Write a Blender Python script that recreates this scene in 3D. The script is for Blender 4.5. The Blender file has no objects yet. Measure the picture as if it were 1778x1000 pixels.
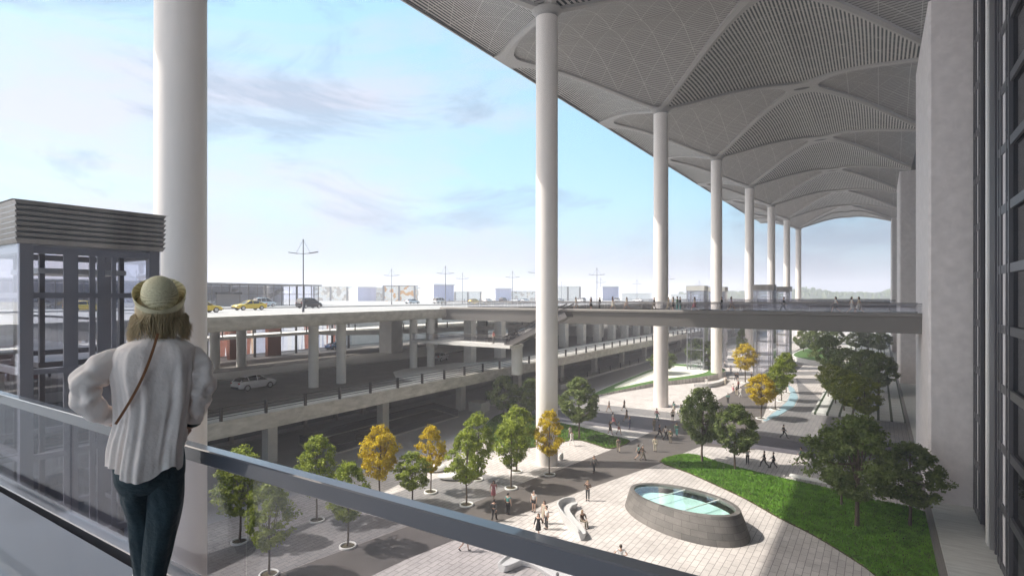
import bpy, bmesh, math, random
import numpy as np
from mathutils import Vector, Matrix
from math import sin, cos, pi, radians, sqrt, atan2, hypot
C = bpy.context.scene.collection
S = bpy.context.scene
# ---------------------------------------------------------------- camera
FP, VX, YH, HE = 950.0, 1525.0, 516.0, 17.3      # focal length in px of a 1778 px frame, vanishing point, horizon, eye height
TH = math.atan((VX-889)/FP); ST, CT = sin(TH), cos(TH)
cam = bpy.data.cameras.new('camera'); co = bpy.data.objects.new('camera', cam); C.objects.link(co)
co.location = (0, 0, HE); co.rotation_euler = (radians(90), 0, TH)
cam.sensor_width = 36; cam.lens = 36*FP/1778; cam.shift_y = (YH-500)/1778
cam.clip_start = .1; cam.clip_end = 6000
S.camera = co
# ---------------------------------------------------------------- sky, sun, exposure
W = bpy.data.worlds.new('World'); S.world = W; W.use_nodes = True
SUN_EL = radians(48); SDX, SDY = .864, .504      # ground direction in which shadows fall
def world():
    n = W.node_tree.nodes; l = W.node_tree.links; n.clear()
    out = n.new('ShaderNodeOutputWorld'); bg = n.new('ShaderNodeBackground')
    sky = n.new('ShaderNodeTexSky'); sky.sky_type = 'NISHITA'; sky.sun_disc = False
    sky.sun_elevation = SUN_EL; sky.sun_rotation = atan2(-SDX, -SDY)
    sky.air_density = 1.0; sky.dust_density = 1.5; sky.ozone_density = 1.2; sky.altitude = 50
    tc = n.new('ShaderNodeTexCoord')
    mp = n.new('ShaderNodeMapping'); mp.inputs['Scale'].default_value = (1.0, 1.0, 3.2); mp.inputs['Location'].default_value = (1.3, .4, .2)
    l.new(tc.outputs['Generated'], mp.inputs['Vector'])
    def noise(scale, det, rough, dist=0.0):
        t = n.new('ShaderNodeTexNoise'); t.inputs['Scale'].default_value = scale; t.inputs['Detail'].default_value = det
        t.inputs['Roughness'].default_value = rough; t.inputs['Distortion'].default_value = dist
        l.new(mp.outputs['Vector'], t.inputs['Vector']); return t.outputs['Fac']
    def ramp(src, stops):
        r = n.new('ShaderNodeValToRGB'); e = r.color_ramp.elements
        while len(e) < len(stops): e.new(.5)
        for el, (p, c) in zip(e, stops): el.position = p; el.color = (c, c, c, 1)
        l.new(src, r.inputs['Fac']); return r.outputs['Color']
    def mix(fac, a, b):
        m = n.new('ShaderNodeMix'); m.data_type = 'RGBA'
        if isinstance(fac, float): m.inputs[0].default_value = fac
        else: l.new(fac, m.inputs[0])
        for i, x in ((6, a), (7, b)):
            if isinstance(x, tuple): m.inputs[i].default_value = x + (1,)
            else: l.new(x, m.inputs[i])
        return m.outputs[2]
    # thin veil over the whole sky, then soft white-pink banks, then a few darker wisps
    c0 = mix(.75, sky.outputs['Color'], (1.6, 2.9, 3.6))
    f1 = ramp(noise(1.35, 7, .62, .5), [(.47, 0.0), (.66, .66)])
    c1 = mix(f1, c0, (2.95, 2.6, 2.85))
    f2 = ramp(noise(2.6, 8, .64, .6), [(.53, 0.0), (.64, .6)])
    c2 = mix(f2, c1, (1.2, 1.65, 2.25))
    # the band near the horizon is pale lilac
    sx = n.new('ShaderNodeSeparateXYZ'); l.new(tc.outputs['Generated'], sx.inputs[0])
    f3 = ramp(sx.outputs['Z'], [(0.0, .75), (.16, 0.0)])
    c3 = mix(f3, c2, (1.55, 1.45, 1.85))
    # warm glow added to the sky round the sun, out of frame, as fill light
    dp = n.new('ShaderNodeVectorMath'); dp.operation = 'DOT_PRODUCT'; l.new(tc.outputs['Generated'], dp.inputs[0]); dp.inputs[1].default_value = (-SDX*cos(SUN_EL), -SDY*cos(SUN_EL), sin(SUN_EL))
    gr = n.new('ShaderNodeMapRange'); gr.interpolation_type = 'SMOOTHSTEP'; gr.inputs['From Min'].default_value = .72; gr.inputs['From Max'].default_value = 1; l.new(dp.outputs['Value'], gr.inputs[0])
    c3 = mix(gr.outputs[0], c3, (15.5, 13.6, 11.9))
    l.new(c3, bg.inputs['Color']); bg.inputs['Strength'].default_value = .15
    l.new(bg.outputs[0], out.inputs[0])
world()
sun = bpy.data.lights.new('sun', 'SUN'); so = bpy.data.objects.new('sun', sun); C.objects.link(so)
sun.energy = 2.8; sun.angle = radians(.5); sun.color = (1.0, .935, .84)
so.rotation_euler = Vector((SDX*cos(SUN_EL), SDY*cos(SUN_EL), -sin(SUN_EL))).to_track_quat('-Z', 'Y').to_euler()
S.view_settings.view_transform = 'Standard'; S.view_settings.look = 'None'
S.view_settings.exposure = 1.1; S.view_settings.gamma = 1
S.cycles.max_bounces = 8; S.cycles.transparent_max_bounces = 24; S.cycles.volume_bounces = 1
S.cycles.glossy_bounces = 3; S.cycles.use_denoising = True

# ---------------------------------------------------------------- helpers
def at(px, py, Z=0.0):
    "ground position of a photo pixel that lies on the horizontal plane Z"
    z = FP*(HE-Z)/(py-YH); u = (px-889)/FP
    return ((u*CT-ST)*z, (u*ST+CT)*z)
def atz(px, z):
    u = (px-889)/FP
    return ((u*CT-ST)*z, (u*ST+CT)*z)
MATS = {}
def mat(name, col, rough=.6, metal=0.0, var=0.0, vscale=3.0, bump=0.0, bscale=20.0, spec=None, streak=None, emit=None, coat=0.0):
    m = bpy.data.materials.new(name); m.use_nodes = True; n = m.node_tree.nodes; l = m.node_tree.links
    b = n['Principled BSDF']; b.inputs['Base Color'].default_value = (*col, 1)
    b.inputs['Roughness'].default_value = rough; b.inputs['Metallic'].default_value = metal
    if spec is not None: b.inputs['Specular IOR Level'].default_value = spec
    if coat: b.inputs['Coat Weight'].default_value = coat
    if emit: b.inputs['Emission Color'].default_value = (*emit[0], 1); b.inputs['Emission Strength'].default_value = emit[1]
    geo = n.new('ShaderNodeNewGeometry'); vec = geo.outputs['Position']
    if streak:
        mp = n.new('ShaderNodeMapping'); mp.inputs['Scale'].default_value = streak; l.new(vec, mp.inputs['Vector']); vec = mp.outputs[0]
    if var:
        t = n.new('ShaderNodeTexNoise'); t.inputs['Scale'].default_value = vscale; t.inputs['Detail'].default_value = 6; t.inputs['Roughness'].default_value = .62
        l.new(vec, t.inputs['Vector'])
        r = n.new('ShaderNodeMapRange'); r.inputs['From Min'].default_value = .3; r.inputs['From Max'].default_value = .7
        r.inputs['To Min'].default_value = 1-var; r.inputs['To Max'].default_value = 1+var; l.new(t.outputs['Fac'], r.inputs[0])
        x = n.new('ShaderNodeVectorMath'); x.operation = 'SCALE'; x.inputs[0].default_value = col; l.new(r.outputs[0], x.inputs['Scale'])
        l.new(x.outputs[0], b.inputs['Base Color'])
    if bump:
        t = n.new('ShaderNodeTexNoise'); t.inputs['Scale'].default_value = bscale; t.inputs['Detail'].default_value = 5
        l.new(vec, t.inputs['Vector'])
        u = n.new('ShaderNodeBump'); u.inputs['Strength'].default_value = bump; u.inputs['Distance'].default_value = .02
        l.new(t.outputs['Fac'], u.inputs['Height']); l.new(u.outputs[0], b.inputs['Normal'])
    MATS[name] = m; return m
def glass(name, tint, refl=.12, rough=.02, fres=.55):
    "thin architectural glass: see-through, tinted, with a mirror reflection that grows at grazing angles"
    m = bpy.data.materials.new(name); m.use_nodes = True; n = m.node_tree.nodes; l = m.node_tree.links; n.clear()
    o = n.new('ShaderNodeOutputMaterial'); t = n.new('ShaderNodeBsdfTransparent'); t.inputs[0].default_value = (*tint, 1)
    g = n.new('ShaderNodeBsdfGlossy'); g.inputs['Roughness'].default_value = rough; g.inputs[0].default_value = (.95, .97, 1, 1)
    f = n.new('ShaderNodeLayerWeight'); f.inputs['Blend'].default_value = .35
    mr = n.new('ShaderNodeMapRange'); mr.inputs['To Min'].default_value = refl; mr.inputs['To Max'].default_value = min(1, refl+fres)
    pw = n.new('ShaderNodeMath'); pw.operation = 'POWER'; pw.inputs[1].default_value = 2.2
    l.new(f.outputs['Facing'], pw.inputs[0]); l.new(pw.outputs[0], mr.inputs[0])
    x = n.new('ShaderNodeMixShader'); l.new(mr.outputs[0], x.inputs[0]); l.new(t.outputs[0], x.inputs[1]); l.new(g.outputs[0], x.inputs[2]); l.new(x.outputs[0], o.inputs[0])
    MATS[name] = m; return m
def bricks(name, c1, c2, mortar, bw, rh, ms=.012, rot=pi/2, rough=.7, var=.12, uv=False, off=.5, bumps=.3):
    m = mat(name, c1, rough); n = m.node_tree.nodes; l = m.node_tree.links; b = n['Principled BSDF']
    if uv: src = n.new('ShaderNodeTexCoord').outputs['UV']
    else: src = n['Geometry'].outputs['Position'] if 'Geometry' in n else n.new('ShaderNodeNewGeometry').outputs['Position']
    mp = n.new('ShaderNodeMapping'); mp.inputs['Rotation'].default_value = (0, 0, rot); l.new(src, mp.inputs['Vector'])
    t = n.new('ShaderNodeTexBrick'); t.offset = off; t.inputs['Scale'].default_value = 1; t.inputs['Brick Width'].default_value = bw; t.inputs['Row Height'].default_value = rh
    t.inputs['Mortar Size'].default_value = ms; t.inputs['Color1'].default_value = (*c1, 1); t.inputs['Color2'].default_value = (*c2, 1); t.inputs['Mortar'].default_value = (*mortar, 1)
    t.inputs['Mortar Smooth'].default_value = .1; t.inputs['Bias'].default_value = -.1
    l.new(mp.outputs[0], t.inputs['Vector'])
    no = n.new('ShaderNodeTexNoise'); no.inputs['Scale'].default_value = .35; no.inputs['Detail'].default_value = 7; no.inputs['Roughness'].default_value = .7; l.new(src, no.inputs['Vector'])
    r = n.new('ShaderNodeMapRange'); r.inputs['From Min'].default_value = .3; r.inputs['From Max'].default_value = .7; r.inputs['To Min'].default_value = 1-var; r.inputs['To Max'].default_value = 1+var
    l.new(no.outputs['Fac'], r.inputs[0])
    x = n.new('ShaderNodeVectorMath'); x.operation = 'SCALE'; l.new(t.outputs['Color'], x.inputs[0]); l.new(r.outputs[0], x.inputs['Scale']); l.new(x.outputs[0], b.inputs['Base Color'])
    u = n.new('ShaderNodeBump'); u.inputs['Strength'].default_value = bumps; u.inputs['Distance'].default_value = .01; u.invert = True
    l.new(t.outputs['Fac'], u.inputs['Height']); l.new(u.outputs[0], b.inputs['Normal'])
    return m
class MB:
    def __init__(s): s.v = []; s.f = []; s.sm = []; s.uv = {}
    def add(s, vs, fs, smooth=False):
        o = len(s.v); s.v += [tuple(p) for p in vs]
        for f in fs: s.f.append(tuple(i+o for i in f)); s.sm.append(smooth)
        return s
    def box(s, x0, x1, y0, y1, z0, z1, rz=0, piv=None):
        vs = [(x, y, z) for z in (z0, z1) for y in (y0, y1) for x in (x0, x1)]
        if rz:
            cx, cy = piv or ((x0+x1)/2, (y0+y1)/2); ca, sa = cos(rz), sin(rz)
            vs = [(cx+(x-cx)*ca-(y-cy)*sa, cy+(x-cx)*sa+(y-cy)*ca, z) for x, y, z in vs]
        return s.add(vs, [(0, 2, 3, 1), (4, 5, 7, 6), (0, 1, 5, 4), (2, 6, 7, 3), (0, 4, 6, 2), (1, 3, 7, 5)])
    def bar(s, p, q, w, h=None, up=(0, 0, 1)):
        p, q = Vector(p), Vector(q); d = (q-p).normalized(); h = h or w; up = Vector(up)
        if abs(d.dot(up)) > .98: up = Vector((1, 0, 0))
        r = d.cross(up).normalized(); u = r.cross(d)
        vs = [a+r*sx*w/2+u*sz*h/2 for a in (p, q) for sz in (-1, 1) for sx in (-1, 1)]
        return s.add(vs, [(0, 2, 3, 1), (4, 5, 7, 6), (0, 1, 5, 4), (2, 6, 7, 3), (0, 4, 6, 2), (1, 3, 7, 5)])
    def tube(s, pts, rad, seg=8, caps=True, smooth=True, sq=1.0):
        pts = [Vector(p) for p in pts]; n = len(pts)
        if not hasattr(rad, '__len__'): rad = [rad]*n
        rings = []; pr = None
        for i, p in enumerate(pts):
            d = (pts[min(i+1, n-1)]-pts[max(i-1, 0)]).normalized()
            if pr is None: pr = d.cross(Vector((0, 0, 1)) if abs(d.z) < .9 else Vector((0, 1, 0))).normalized()
            pr = (pr-d*pr.dot(d)).normalized(); u = d.cross(pr)
            rings.append([p+(pr*cos(2*pi*k/seg)+u*sin(2*pi*k/seg)*sq)*rad[i] for k in range(seg)])
        return s.loft(rings, caps, smooth)
    def loft(s, rings, caps=True, smooth=True, closed=True):
        k = len(rings[0]); vs = [p for r in rings for p in r]; fs = []
        for i in range(len(rings)-1):
            for j in range(k if closed else k-1):
                a, b = i*k+j, i*k+(j+1) % k; fs.append((a, b, b+k, a+k))
        s.add(vs, fs, smooth)
        if caps and closed:
            s.add(rings[0], [tuple(range(k))[::-1]]); s.add(rings[-1], [tuple(range(k))])
        return s
    def lathe(s, prof, cx=0, cy=0, seg=24, smooth=True, caps=False, ex=1.0, ey=1.0):
        rings = [[(cx+r*cos(2*pi*j/seg)*ex, cy+r*sin(2*pi*j/seg)*ey, z) for j in range(seg)] for r, z in prof]
        return s.loft(rings, caps, smooth)
    def prism(s, poly, z0, z1):
        a = sum(poly[i-1][0]*poly[i][1]-poly[i][0]*poly[i-1][1] for i in range(len(poly)))
        if a < 0: poly = poly[::-1]
        n = len(poly); s.add([(x, y, z0) for x, y in poly]+[(x, y, z1) for x, y in poly],
            [tuple(range(n))[::-1], tuple(range(n, 2*n))]+[(i, (i+1) % n, n+(i+1) % n, n+i) for i in range(n)])
        return s
    def sheet(s, poly, z):
        a = sum(poly[i-1][0]*poly[i][1]-poly[i][0]*poly[i-1][1] for i in range(len(poly)))
        if a < 0: poly = poly[::-1]
        return s.add([(x, y, z) for x, y in poly], [tuple(range(len(poly)))])
    def mesh(s, name, off=(0, 0, 0)):
        me = bpy.data.meshes.new(name); ox, oy, oz = off
        me.from_pydata([(x-ox, y-oy, z-oz) for x, y, z in s.v], [], s.f)
        me.polygons.foreach_set('use_smooth', s.sm); me.update(); return me
    def build(s, name, m, parent=None, local=False):
        off = (0, 0, 0)
        if parent is not None and not local:
            p = parent; ox = Vector((0, 0, 0))
            while p: ox += p.location; p = p.parent
            off = ox
        o = bpy.data.objects.new(name, s.mesh(name, off)); C.objects.link(o)
        if m: o.data.materials.append(m)
        if parent is not None: o.parent = parent
        return o
def tag(o, label=None, cat=None, group=None, kind=None):
    if label: o['label'] = label
    if cat: o['category'] = cat
    if group: o['group'] = group
    if kind: o['kind'] = kind
    return o
def thing(name, label, cat, loc=(0, 0, 0), rz=0, group=None):
    o = bpy.data.objects.new(name, None); C.objects.link(o); o.location = loc; o.rotation_euler = (0, 0, rz); o.empty_display_size = .3
    return tag(o, label, cat, group)
def dup(root, loc, rz=0, label=None, scale=None, group=None, mats=None):
    def cp(o, par):
        c = o.copy(); C.objects.link(c)
        if par is not None: c.parent = par
        if mats and c.type == 'MESH' and o.name.split('.')[0] in mats:
            c.material_slots[0].link = 'OBJECT'; c.material_slots[0].material = mats[o.name.split('.')[0]]
        for ch in KIDS.get(o.name, []): cp(ch, c)
        return c
    KIDS = {}
    for o in root.children_recursive: KIDS.setdefault(o.parent.name, []).append(o)
    r = cp(root, None); r.location = loc; r.rotation_euler = (0, 0, rz)
    if scale: r.scale = scale if hasattr(scale, '__len__') else (scale,)*3
    if label: r['label'] = label
    if group: r['group'] = group
    return r
def drop(root):
    for o in list(root.children_recursive)+[root]: bpy.data.objects.remove(o)
def ellipse(cx, cy, a, b, rot=0, n=40, p=1.0):
    return [(cx+a*cos(t)*cos(rot)-b*sin(t)*sin(rot), cy+a*cos(t)*sin(rot)+b*sin(t)*cos(rot)) for t in [2*pi*i/n for i in range(n)]]
def smooth_poly(pts, n=4):
    "Catmull-Rom through the corner points of a closed outline"
    out = []; N = len(pts)
    for i in range(N):
        p0, p1, p2, p3 = [Vector(pts[(i+k-1) % N]) for k in range(4)]
        for j in range(n):
            t = j/n; out.append(tuple(.5*((2*p1)+(p2-p0)*t+(2*p0-5*p1+4*p2-p3)*t*t+(3*p1-p0-3*p2+p3)*t**3)))
    return out

# ---------------------------------------------------------------- materials
M_road = mat('asphalt_blue_grey', (.54, .54, .56), .6, var=.12, vscale=.25, bump=.2, bscale=30, streak=(1, .25, 1))
M_asph = mat('dark_asphalt', (.17, .158, .148), .75, var=.18, vscale=.5, bump=.2, bscale=40)
M_deck = mat('deck_surface', (.37, .365, .36), .7, var=.06, vscale=.2)
M_conc = mat('rough_concrete', (.46, .445, .41), .8, var=.24, vscale=1.6, bump=.5, bscale=9, streak=(.5, .5, 1.3))
M_conl = mat('light_concrete', (.72, .71, .68), .75, var=.08, vscale=.8, bump=.1)
M_isle = mat('island_concrete', (.52, .51, .49), .8, var=.1, vscale=.7, bump=.2)
M_col = mat('white_column_paint', (.87, .82, .785), .55, var=.045, vscale=1.2, streak=(1, 1, .12), bump=.15, bscale=60)
M_pier = mat('pale_plaster', (.74, .695, .69), .7, var=.10, vscale=1.4, bump=.15, bscale=12)
M_gird = mat('bridge_girder_paint', (.19, .18, .172), .6, var=.04, vscale=.6)
M_rib = mat('roof_rib_concrete', (.38, .367, .36), .6, var=.04)
M_dkm = mat('dark_steel', (.045, .042, .044), .45, .3)
M_gym = mat('grey_steel', (.21, .195, .19), .4, .4)
M_fst = mat('facade_steel', (.075, .075, .085), .4, .2)
M_wht = mat('white_paint', (.8, .8, .78), .45)
M_alu = mat('brushed_aluminium', (.36, .355, .36), .32, .6, var=.25, vscale=1.2, streak=(1, 1, .05))
M_gbal = glass('balustrade_glass', (.80, .80, .84), .07)
M_glift = glass('lift_glass', (.93, .94, .97), .10)
M_gfac = glass('facade_glass', (.45, .47, .51), .08, fres=.28)
M_gpale = glass('pale_balustrade_glass', (.88, .88, .89), .05)
M_pave = bricks('light_paving', (.60, .565, .545), (.53, .50, .485), (.24, .22, .215), 1.05, .44, .02, var=.2)
M_pavd = bricks('grey_paving', (.27, .26, .26), (.23, .225, .23), (.13, .125, .125), .9, .42, .022)
M_pavc = bricks('dark_path_paving', (.24, .235, .24), (.205, .20, .21), (.12, .115, .12), 1.4, .5, .02)
M_path = mat('brown_path_asphalt', (.125, .112, .105), .75, var=.1, vscale=.5, bump=.15, bscale=50)
M_dpath = mat('slate_path_asphalt', (.115, .11, .13), .75, var=.1, vscale=.5, bump=.15, bscale=50)
M_stone = bricks('grey_stone_blocks', (.17, .16, .15), (.11, .105, .10), (.07, .065, .06), 1.05, .42, .012, rot=0, uv=True, var=.35)
M_trav = mat('travertine', (.52, .53, .51), .6, var=.16, vscale=1.2, bump=.15, streak=(.5, 3.0, 1))
M_soil = mat('lawn_soil', (.075, .062, .03), .95, var=.5, vscale=2)
M_bark = mat('tree_bark', (.13, .10, .075), .9, var=.3, vscale=12, bump=.6, bscale=25)
M_blue = mat('blue_paving', (.33, .49, .57), .5)
M_black = mat('black_void', (.01, .01, .01), .9)
# ================================================================ ground, paths, lawns
def flat(name, polys, z, m, kind='structure', th=None):
    b = MB()
    for p in polys:
        if th: b.prism(p, z-th, z)
        else: b.sheet(p, z)
    o = b.build(name, m); o['kind'] = kind; return o
flat('ground', [[(-2500, -800), (2500, -800), (2500, 4000), (-2500, 4000)]], -.13, M_road)
flat('plaza_paving', [[(-42.4, -40), (3.3, -40), (3.3, 420), (-42.4, 420)]], 0, M_pave, th=.3)
flat('grey_paving_strip', [[(-38.2, -20), (-33, -20), (-31.3, 19.9), (-29.7, 29.6), (-28.7, 33.7), (-27.6, 43), (-34.8, 43), (-36.1, 27.5), (-37.7, 19)]], .004, M_pavd)
up = [(-37, -12), (-31.25, 19.94), (-29.65, 29.6), (-28.67, 33.75), (-27.43, 44.22), (-26.7, 47.83), (-25.25, 57.81), (-24.73, 62.5), (-24.29, 67.9), (-23.76, 75.66), (-22.5, 96.68), (-22.18, 105.75)]
lo = [(-27, -12), (-26.17, 23.35), (-25.95, 25.9), (-24.41, 33.86), (-21.89, 44.74), (-18.82, 56.08), (-17.94, 61.24), (-17.05, 65.24), (-11.62, 66.8)]
flat('brown_path', [up + [(-22.2, 215), (-16, 215)] + [at(1335, 688), at(1331, 708), at(1322, 732)] + [(-12, 80)] + lo[::-1]], .008, M_path)
flat('slate_cross_path', [[at(880, 705), at(1040, 716), at(1140, 726), at(1180, 731), at(1128, 751), at(1027, 738), at(973, 731), at(880, 721)]], .012, M_dpath)
flat('grey_cross_strip', [[at(880, 690), at(1043, 702), at(1133, 712), at(1186, 719), at(1180, 729), at(1140, 724), at(1045, 714), at(880, 703)]], .004, M_pavd)
pc = [at(1314, 777), at(1403, 791), at(1500, 800), at(1592, 806), at(1592, 770), at(1500, 718), at(1465, 707), at(1421, 690), at(1400, 672), at(1382, 656), at(1385, 672), at(1388, 690), at(1380, 706), at(1352, 722), at(1318, 736), at(1300, 752), at(1290, 766)]
flat('dark_plaza_path', [pc], .013, M_pavc)
flat('slate_path_band', [[at(1235, 752), at(1300, 752), at(1403, 770), at(1500, 752), at(1592, 786), at(1592, 808), at(1403, 792), at(1225, 768)]], .017, M_dpath)
flat('far_cross_path', [[at(1248, 611), at(1540, 611), at(1540, 617), at(1248, 617)], [at(1248, 622), at(1410, 627), at(1410, 633), at(1248, 630)], [at(1248, 645), at(1420, 645), at(1420, 651), at(1248, 652)]], .018, M_pavc)
flat('blue_bench_strip', [[at(1368, 668), at(1378, 674), at(1386, 690), at(1378, 706), at(1355, 720), at(1331, 731), at(1325, 730), at(1350, 712), at(1367, 697), at(1372, 685)]], .06, M_blue, th=.05)
# ledge of pale stone along the terminal, its kerb, and the planted ramp with thin green lines
flat('stone_ledge', [[(3.45, 5), (6.2, 5), (6.2, 300), (3.45, 300)]], 1.0, M_trav, th=1.2)
flat('ledge_kerb', [[(3.12, 5), (3.45, 5), (3.45, 300), (3.12, 300)]], .78, M_gird, th=.9)
def striped():
    m = mat('striped_planting_ramp', (.6, .6, .58), .7); n = m.node_tree.nodes; l = m.node_tree.links
    g = n.new('ShaderNodeNewGeometry'); sx = n.new('ShaderNodeSeparateXYZ'); l.new(g.outputs['Position'], sx.inputs[0])
    def band(out, period, frac):
        a = n.new('ShaderNodeMath'); a.operation = 'PINGPONG'; a.inputs[1].default_value = period/2; l.new(out, a.inputs[0])
        q = n.new('ShaderNodeMath'); q.operation = 'LESS_THAN'; q.inputs[1].default_value = frac*period/2; l.new(a.outputs[0], q.inputs[0]); return q.outputs[0]
    x = n.new('ShaderNodeMix'); x.data_type = 'RGBA'; x.inputs[6].default_value = (.62, .63, .61, 1); x.inputs[7].default_value = (.33, .34, .34, 1); l.new(band(sx.outputs['Y'], 2.4, .06), x.inputs[0])
    y = n.new('ShaderNodeMix'); y.data_type = 'RGBA'; l.new(x.outputs[2], y.inputs[6]); y.inputs[7].default_value = (.035, .06, .025, 1); l.new(band(sx.outputs['X'], 1.55, .2), y.inputs[0])
    l.new(y.outputs[2], n['Principled BSDF'].inputs['Base Color']); return m
M_strp = striped()
flat('striped_ramp', [[(-8.2, 92), (3.1, 92), (3.1, 168), (-8.2, 168)], [(-9, 178), (3.1, 178), (3.1, 260), (-9, 260)]], .3, M_strp, th=.3)
flat('grey_ramp_apron', [[(-4.5, 91.9), (3.1, 91.9), (3.1, 75), (-1, 79)]], .16, M_pavd, th=.16)
# lawns
lawnB = smooth_poly([at(1147, 802), at(1180, 790), at(1211, 791), at(1258, 806), at(1350, 829), at(1431, 847), at(1506, 867), at(1612, 893), at(1640, 985), at(1662, 1070), at(1600, 1075), at(1521, 1001), at(1479, 970), at(1410, 928), at(1350, 898), at(1297, 868), at(1253, 847), at(1195, 821)], 3)
lawnA = smooth_poly([at(842, 742), at(873, 718), at(930, 722), at(973, 735), at(1008, 742), at(1062, 757), at(1093, 766), at(1060, 779), at(1030, 771), at(997, 764), at(940, 775), at(890, 778), at(850, 764)], 3)
grow = lambda P, d: [(x+(x-sum(p[0] for p in P)/len(P))*d, y+(y-sum(p[1] for p in P)/len(P))*d) for x, y in P]
flat('lawn_by_skylight', [grow(lawnB, .012)], .07, M_soil, th=.07)
flat('lawn_by_column', [grow(lawnA, .012)], .07, M_soil, th=.07)
planter = smooth_poly([(-42.0, 88), (-38.5, 96), (-36.0, 104), (-31.5, 112), (-28.0, 121), (-28.6, 129), (-33, 133), (-39, 133), (-42.2, 128)], 4)
pl = thing('raised_planter', 'long raised planter with pale sloping wall, grass rim and white gravel beyond the second column', 'planter', (-36, 112, 0))
def slope_z(y): return .25+.95*min(1, max(0, (y-88)/33))
N = len(planter)
w = MB(); w.loft([[(x, y, 0) for x, y in planter], [(x, y, slope_z(y)) for x, y in planter]], caps=False, smooth=False).build('planter_wall', M_pave, pl)
cxp = sum(p[0] for p in planter)/N; cyp = sum(p[1] for p in planter)/N
def shr(k, d=0): return [(cxp+(x-cxp)*k-d, cyp+(y-cyp)*k, slope_z(cyp+(y-cyp)*k)) for x, y in planter]
MB().loft([[(x, y, slope_z(y)) for x, y in planter], [(x, y, z-.03) for x, y, z in shr(.99)]], caps=False).build('coping', M_wht, pl)
g0 = MB(); g0.loft([[(x, y, z-.03) for x, y, z in shr(.99)], [(x, y, z) for x, y, z in shr(.72, .9)]], caps=False).build('grass_rim', mat('planter_grass', (.07, .16, .03), .9, var=.5, vscale=4, bump=1, bscale=12), pl)
r_ = shr(.72, .9); MB().add(r_, [tuple(range(N))]).build('gravel_bed', mat('white_gravel', (.72, .74, .66), .9, var=.15, vscale=1.5, bump=.6), pl)
# a second, farther planter with a white wall
fp = smooth_poly([(-20, 170), (-13, 158), (-8.5, 160), (-9.5, 185), (-13, 200), (-19, 195)], 4)
p2 = thing('raised_planter', 'far white-walled planter with curved edge under the pale trees', 'planter', (-14, 178, 0))
MB().prism(fp, 0, 1.1).build('planter_wall', M_wht, p2)
MB().prism([( -14+(x+14)*.94, 178+(y-178)*.94) for x, y in fp], 1.0, 1.16).build('grass_bed', MATS['planter_grass'], p2)
def inside(x, y, poly):
    r = False; j = len(poly)-1
    for i in range(len(poly)):
        xi, yi = poly[i]; xj, yj = poly[j]
        if (yi > y) != (yj > y) and x < (xj-xi)*(y-yi)/(yj-yi)+xi: r = not r
        j = i
    return r
def grass_mat():
    m = mat('grass_blades', (.07, .19, .025), .85); n = m.node_tree.nodes; l = m.node_tree.links; b = n['Principled BSDF']
    t = n.new('ShaderNodeTexNoise'); t.inputs['Scale'].default_value = .9; t.inputs['Detail'].default_value = 9; t.inputs['Roughness'].default_value = .75
    g = n.new('ShaderNodeNewGeometry'); l.new(g.outputs['Position'], t.inputs['Vector'])
    r = n.new('ShaderNodeValToRGB'); e = r.color_ramp.elements; e[0].position = .35; e[0].color = (.075, .19, .02, 1); e[1].position = .65; e[1].color = (.22, .44, .06, 1)
    l.new(t.outputs['Fac'], r.inputs[0]); l.new(r.outputs[0], b.inputs['Base Color']); b.inputs['Specular IOR Level'].default_value = .2; return m
M_gras = grass_mat()
def grass(name, poly, n, seed):
    rng = random.Random(seed); xs = [p[0] for p in poly]; ys = [p[1] for p in poly]; vs = []; fs = []
    i = 0
    while i < n:
        x = rng.uniform(min(xs), max(xs)); y = rng.uniform(min(ys), max(ys))
        if not inside(x, y, poly): continue
        a = rng.uniform(0, pi); w_ = rng.uniform(.025, .06); h = rng.uniform(.07, .19); lx, ly = rng.uniform(-.06, .06), rng.uniform(-.06, .06)
        k = len(vs); vs += [(x-cos(a)*w_, y-sin(a)*w_, .06), (x+cos(a)*w_, y+sin(a)*w_, .06), (x+lx, y+ly, .06+h)]; fs.append((k, k+1, k+2)); i += 1
    me = bpy.data.meshes.new(name); me.from_pydata(vs, [], fs); me.materials.append(M_gras)
    o = bpy.data.objects.new(name, me); C.objects.link(o); return o
tag(grass('grass', lawnB, 60000, 1), 'bright green grass of the triangular lawn beside the oval skylight', 'grass', kind='stuff')
tag(grass('grass', lawnA, 26000, 2), 'bright green grass of the small lawn behind the first tall column', 'grass', kind='stuff')

# ================================================================ tall columns, piers, canopy
COLX = -28.7; Y0 = 13.4; SP = 36.0
def colY(n): return Y0+SP*n
CTOP = 46.5
ords = ['nearest tall round white column, rising behind the woman in the straw hat', 'tall round white column rising in front of the footbridge by the small lawn', 'tall round white column behind the footbridge beside the raised planter', 'fourth tall white column from the viewer, beside the yellow tree', 'fifth tall white column from the viewer', 'sixth tall white column from the viewer, left of the grey-roofed lift', 'seventh tall white column, right behind the far grey-roofed lifts', 'farthest tall white column at the end of the canopy']
for n in range(8):
    y = colY(n); t = thing('canopy_column', ords[n], 'column', (COLX, y, 0), group='tall white canopy columns')
    MB().lathe([(1.14, 0), (1.14, CTOP-.2)], COLX, y, 64).build('shaft', M_col, t)
    MB().lathe([(1.14, CTOP-.2), (1.0, CTOP-.05), (1.3, CTOP+.2), (1.6, CTOP+.5)], COLX, y, 48).build('capital', M_rib, t)
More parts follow.
